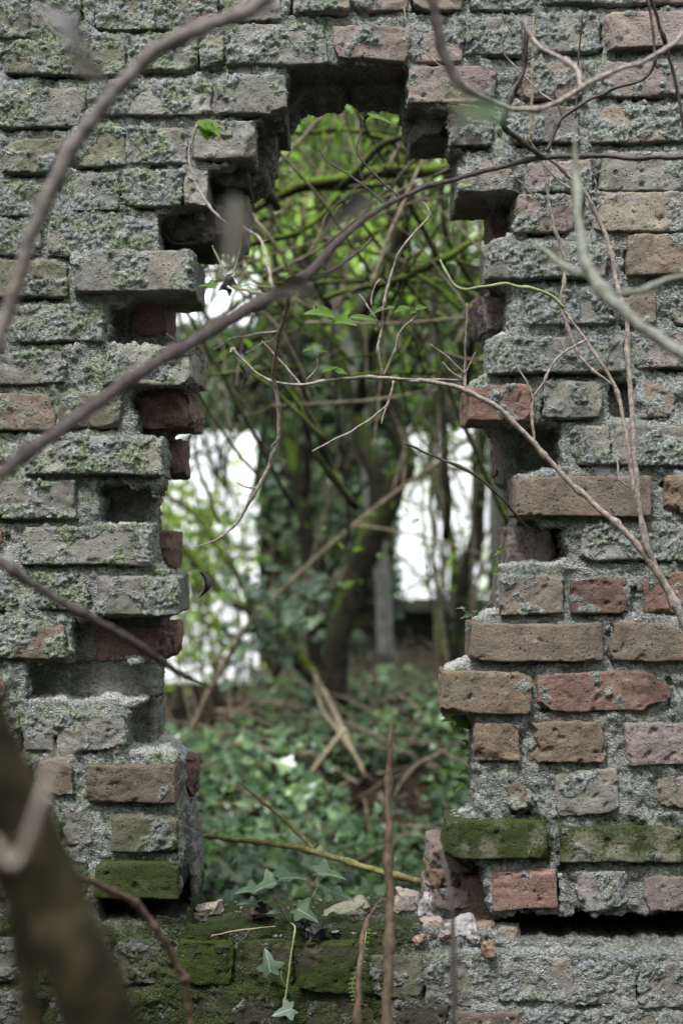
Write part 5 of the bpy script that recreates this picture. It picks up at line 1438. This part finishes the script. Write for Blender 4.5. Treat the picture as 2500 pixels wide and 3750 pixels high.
ivy_plant('small ivy hanging below the cracked ochre brick', [
    ([(1720, 2625, 0.10), (1725, 2700, 0.10), (1715, 2800, 0.10), (1720, 2890, 0.10)], 4)],
    [(1650, 2640, 0.10, 80, 190, U1), (1690, 2650, 0.10, 90, 250, U2), (1705, 2665, 0.10, 90, 300, U3), (1715, 2720, 0.10, 60, 260, U1), (1690, 2760, 0.10, 50, 200, U2), (1722, 2770, 0.10, 55, 280, U3), (1700, 2830, 0.10, 50, 230, U1), (1690, 2880, 0.10, 55, 240, U2), (1715, 2860, 0.10, 45, 300, U3)], M_FRESH)
ivy_plant('wispy ivy sprig on the mortar ledge above the cracked ochre brick', [
    ([(1735, 2275, 0.02), (1720, 2250, 0.02), (1695, 2235, 0.01)], 3), ([(1735, 2275, 0.02), (1760, 2240, 0.02), (1800, 2200, 0.03)], 3)],
    [(1690, 2228, 0.0, 40, 180, U1), (1705, 2258, 0.0, 40, 185, U2), (1780, 2210, 0.02, 34, 40, U3), (1735, 2240, 0.02, 30, 90, U1), (1715, 2300, 0.0, 30, 240, U2)], M_IVYGREY)
ivy_plant('tiny ivy runner beside the broken pink chunk', [
    ([(1845, 2110, 0.10), (1835, 2050, 0.10), (1838, 1960, 0.10), (1850, 1930, 0.10)], 3)],
    [(1835, 2000, 0.10, 34, 250, U1), (1825, 2025, 0.10, 38, 220, U2), (1828, 2070, 0.10, 46, 250, U1), (1815, 2100, 0.10, 40, 230, U3), (1848, 1935, 0.09, 26, 90, U1)], M_FRESH)
# fern
t = thing('fern', 'small bright green fern frond growing down the ledge behind the dark stem', 'fern', P(1345, 3380, -0.04))
v, f, pc = tube(path((1345, 3380, -0.03), (1338, 3430, -0.05), (1325, 3520, -0.06), (1290, 3600, -0.07), (1300, 3660, -0.07)), (0.0012, 0.0006), 5, 8)
child('stalk', v, f, M_GREENSHOOT, t)
pp = pc[4::2]
ll, nn_ = [], []
for s in (-1, 1):
    ll.append(pp + np.array([s * 0.004, -0.002, 0])); nn_.append(np.tile([s * 1.0, -0.1, -0.15], (len(pp), 1)))
ps = np.concatenate(ll); tips = np.concatenate(nn_)
v, f, lv = leaves('small', ps, 0.0075, np.tile([0.1, -0.9, 0.4], (len(ps), 1)), tips, np.full(len(ps), 0.2))
child('frond', v, f, M_FRESH, t, {'lv': lv})
# dead leaves on the sill
for k, (x_, y_, yy, s_, lab) in enumerate([(960, 3360, 0.05, 110, 'black rotten leaf left of the ivy plant on the sill'), (1140, 3375, 0.02, 100, 'black rotten leaf right of the ivy roots on the sill'), (1160, 3410, -0.02, 90, 'curled dark leaf at the front edge of the sill'), (1000, 3350, 0.09, 80, 'small dark leaf behind the ivy roots')]):
    c0 = P(x_, y_, yy)
    v, f, lv = leaves('ovate', np.zeros((3, 3)) + RNG.normal(size=(3, 3)) * 0.006, s_ * (D0 + yy) / FP * 0.9, rdir(3, 1.2), rdir(3), np.array([0.2, 0.5, 0.4]), 1.8)
    o = link_mesh('dead_leaf', v, f, M_DEAD, None, {'lv': lv}); o.location = c0
    tag(o, lab, 'dead leaf')
t = branch_thing('grass_stem', 'pale dry straw lying on the front edge of the sill', 'straw', M_STICK, [([(775, 3424, -0.05), (880, 3408, -0.03), (1010, 3392, -0.01)], (5, 6, 4))])

# unseen woodland added on the camera's side to keep low sky light off the wall
nn = 9000
th_ = RNG.uniform(R(150), R(390), nn)
rr_ = RNG.uniform(5.0, 7.5, nn)
ps = np.column_stack([rr_ * np.cos(th_), rr_ * np.sin(th_) - 0.5, RNG.uniform(-1.3, 3.6, nn) * RNG.uniform(0.85, 1, nn)])
v, f, lv = leaves('small', ps, RNG.uniform(0.22, 0.42, nn), rdir(nn) * 0.8 + np.column_stack([-np.cos(th_), -np.sin(th_), np.full(nn, 0.4)]), rdir(nn))
o = link_mesh('woodland_blocker', v, f, M_GROUNDLEAF, None, {'lv': lv}, smooth=False)
tag(o, 'unseen ring of leaves added before the ruin to block low sky light', 'woodland', kind='stuff')

# ------------------------------------------------------------------ world, sun, camera
w = bpy.data.worlds.new('World'); bpy.context.scene.world = w; w.use_nodes = True
nt = w.node_tree; nt.nodes.clear()
n = N(nt)
sky = n.node('ShaderNodeTexSky', sky_type='NISHITA')
sky.sun_disc = False
SUN_EL, SUN_AZ = R(60), R(205)      # azimuth from +Y: high, behind the camera's left shoulder
sky.sun_elevation = SUN_EL; sky.sun_rotation = SUN_AZ
sky.air_density = 1.0; sky.dust_density = 4.0; sky.ozone_density = 1.0
hs = n.node('ShaderNodeHueSaturation'); hs.inputs['Saturation'].default_value = 0.45; hs.inputs['Value'].default_value = 2.4
n.link(sky.outputs[0], hs.inputs['Color'])
bg = n.node('ShaderNodeBackground'); bg.inputs[1].default_value = 0.15
n.link(n.mix(0.6, hs.outputs[0], (15.6, 16.0, 16.6)), bg.inputs[0])   # thin bright cloud veil over the sky
wo = n.node('ShaderNodeOutputWorld'); n.link(bg.outputs[0], wo.inputs[0])

sl = bpy.data.lights.new('sun', 'SUN'); sl.energy = 5.0; sl.angle = R(9); sl.color = (1.0, 0.98, 0.95)
so = bpy.data.objects.new('sun', sl); C.objects.link(so)
dirv = Vector((math.sin(SUN_AZ) * math.cos(SUN_EL), math.cos(SUN_AZ) * math.cos(SUN_EL), math.sin(SUN_EL)))
so.rotation_euler = dirv.to_track_quat('Z', 'Y').to_euler()
so.location = (0, 0, 6)

cam = bpy.data.cameras.new('camera'); co_ = bpy.data.objects.new('camera', cam); C.objects.link(co_)
co_.location = (0, -D0, 0); co_.rotation_euler = (R(90), 0, 0)
cam.sensor_fit = 'VERTICAL'; cam.sensor_height = 36; cam.sensor_width = 24
cam.lens = 50 * (36 / 3750) / (24 / 2500)
cam.shift_y = (HZ - 1875) / 3750.0
cam.clip_start = 0.05; cam.clip_end = 2000
cam.dof.use_dof = True; cam.dof.focus_distance = 2.50; cam.dof.aperture_fstop = 2.6
cam.dof.aperture_blades = 0
sc = bpy.context.scene
sc.camera = co_
sc.view_settings.view_transform = 'Standard'; sc.view_settings.look = 'None'; sc.view_settings.exposure = 0
sc.render.engine = 'CYCLES'
sc.cycles.max_bounces = 6; sc.cycles.diffuse_bounces = 2; sc.cycles.transmission_bounces = 3; sc.cycles.transparent_max_bounces = 4
sc.cycles.use_denoising = True
sc.cycles.caustics_reflective = False; sc.cycles.caustics_refractive = False
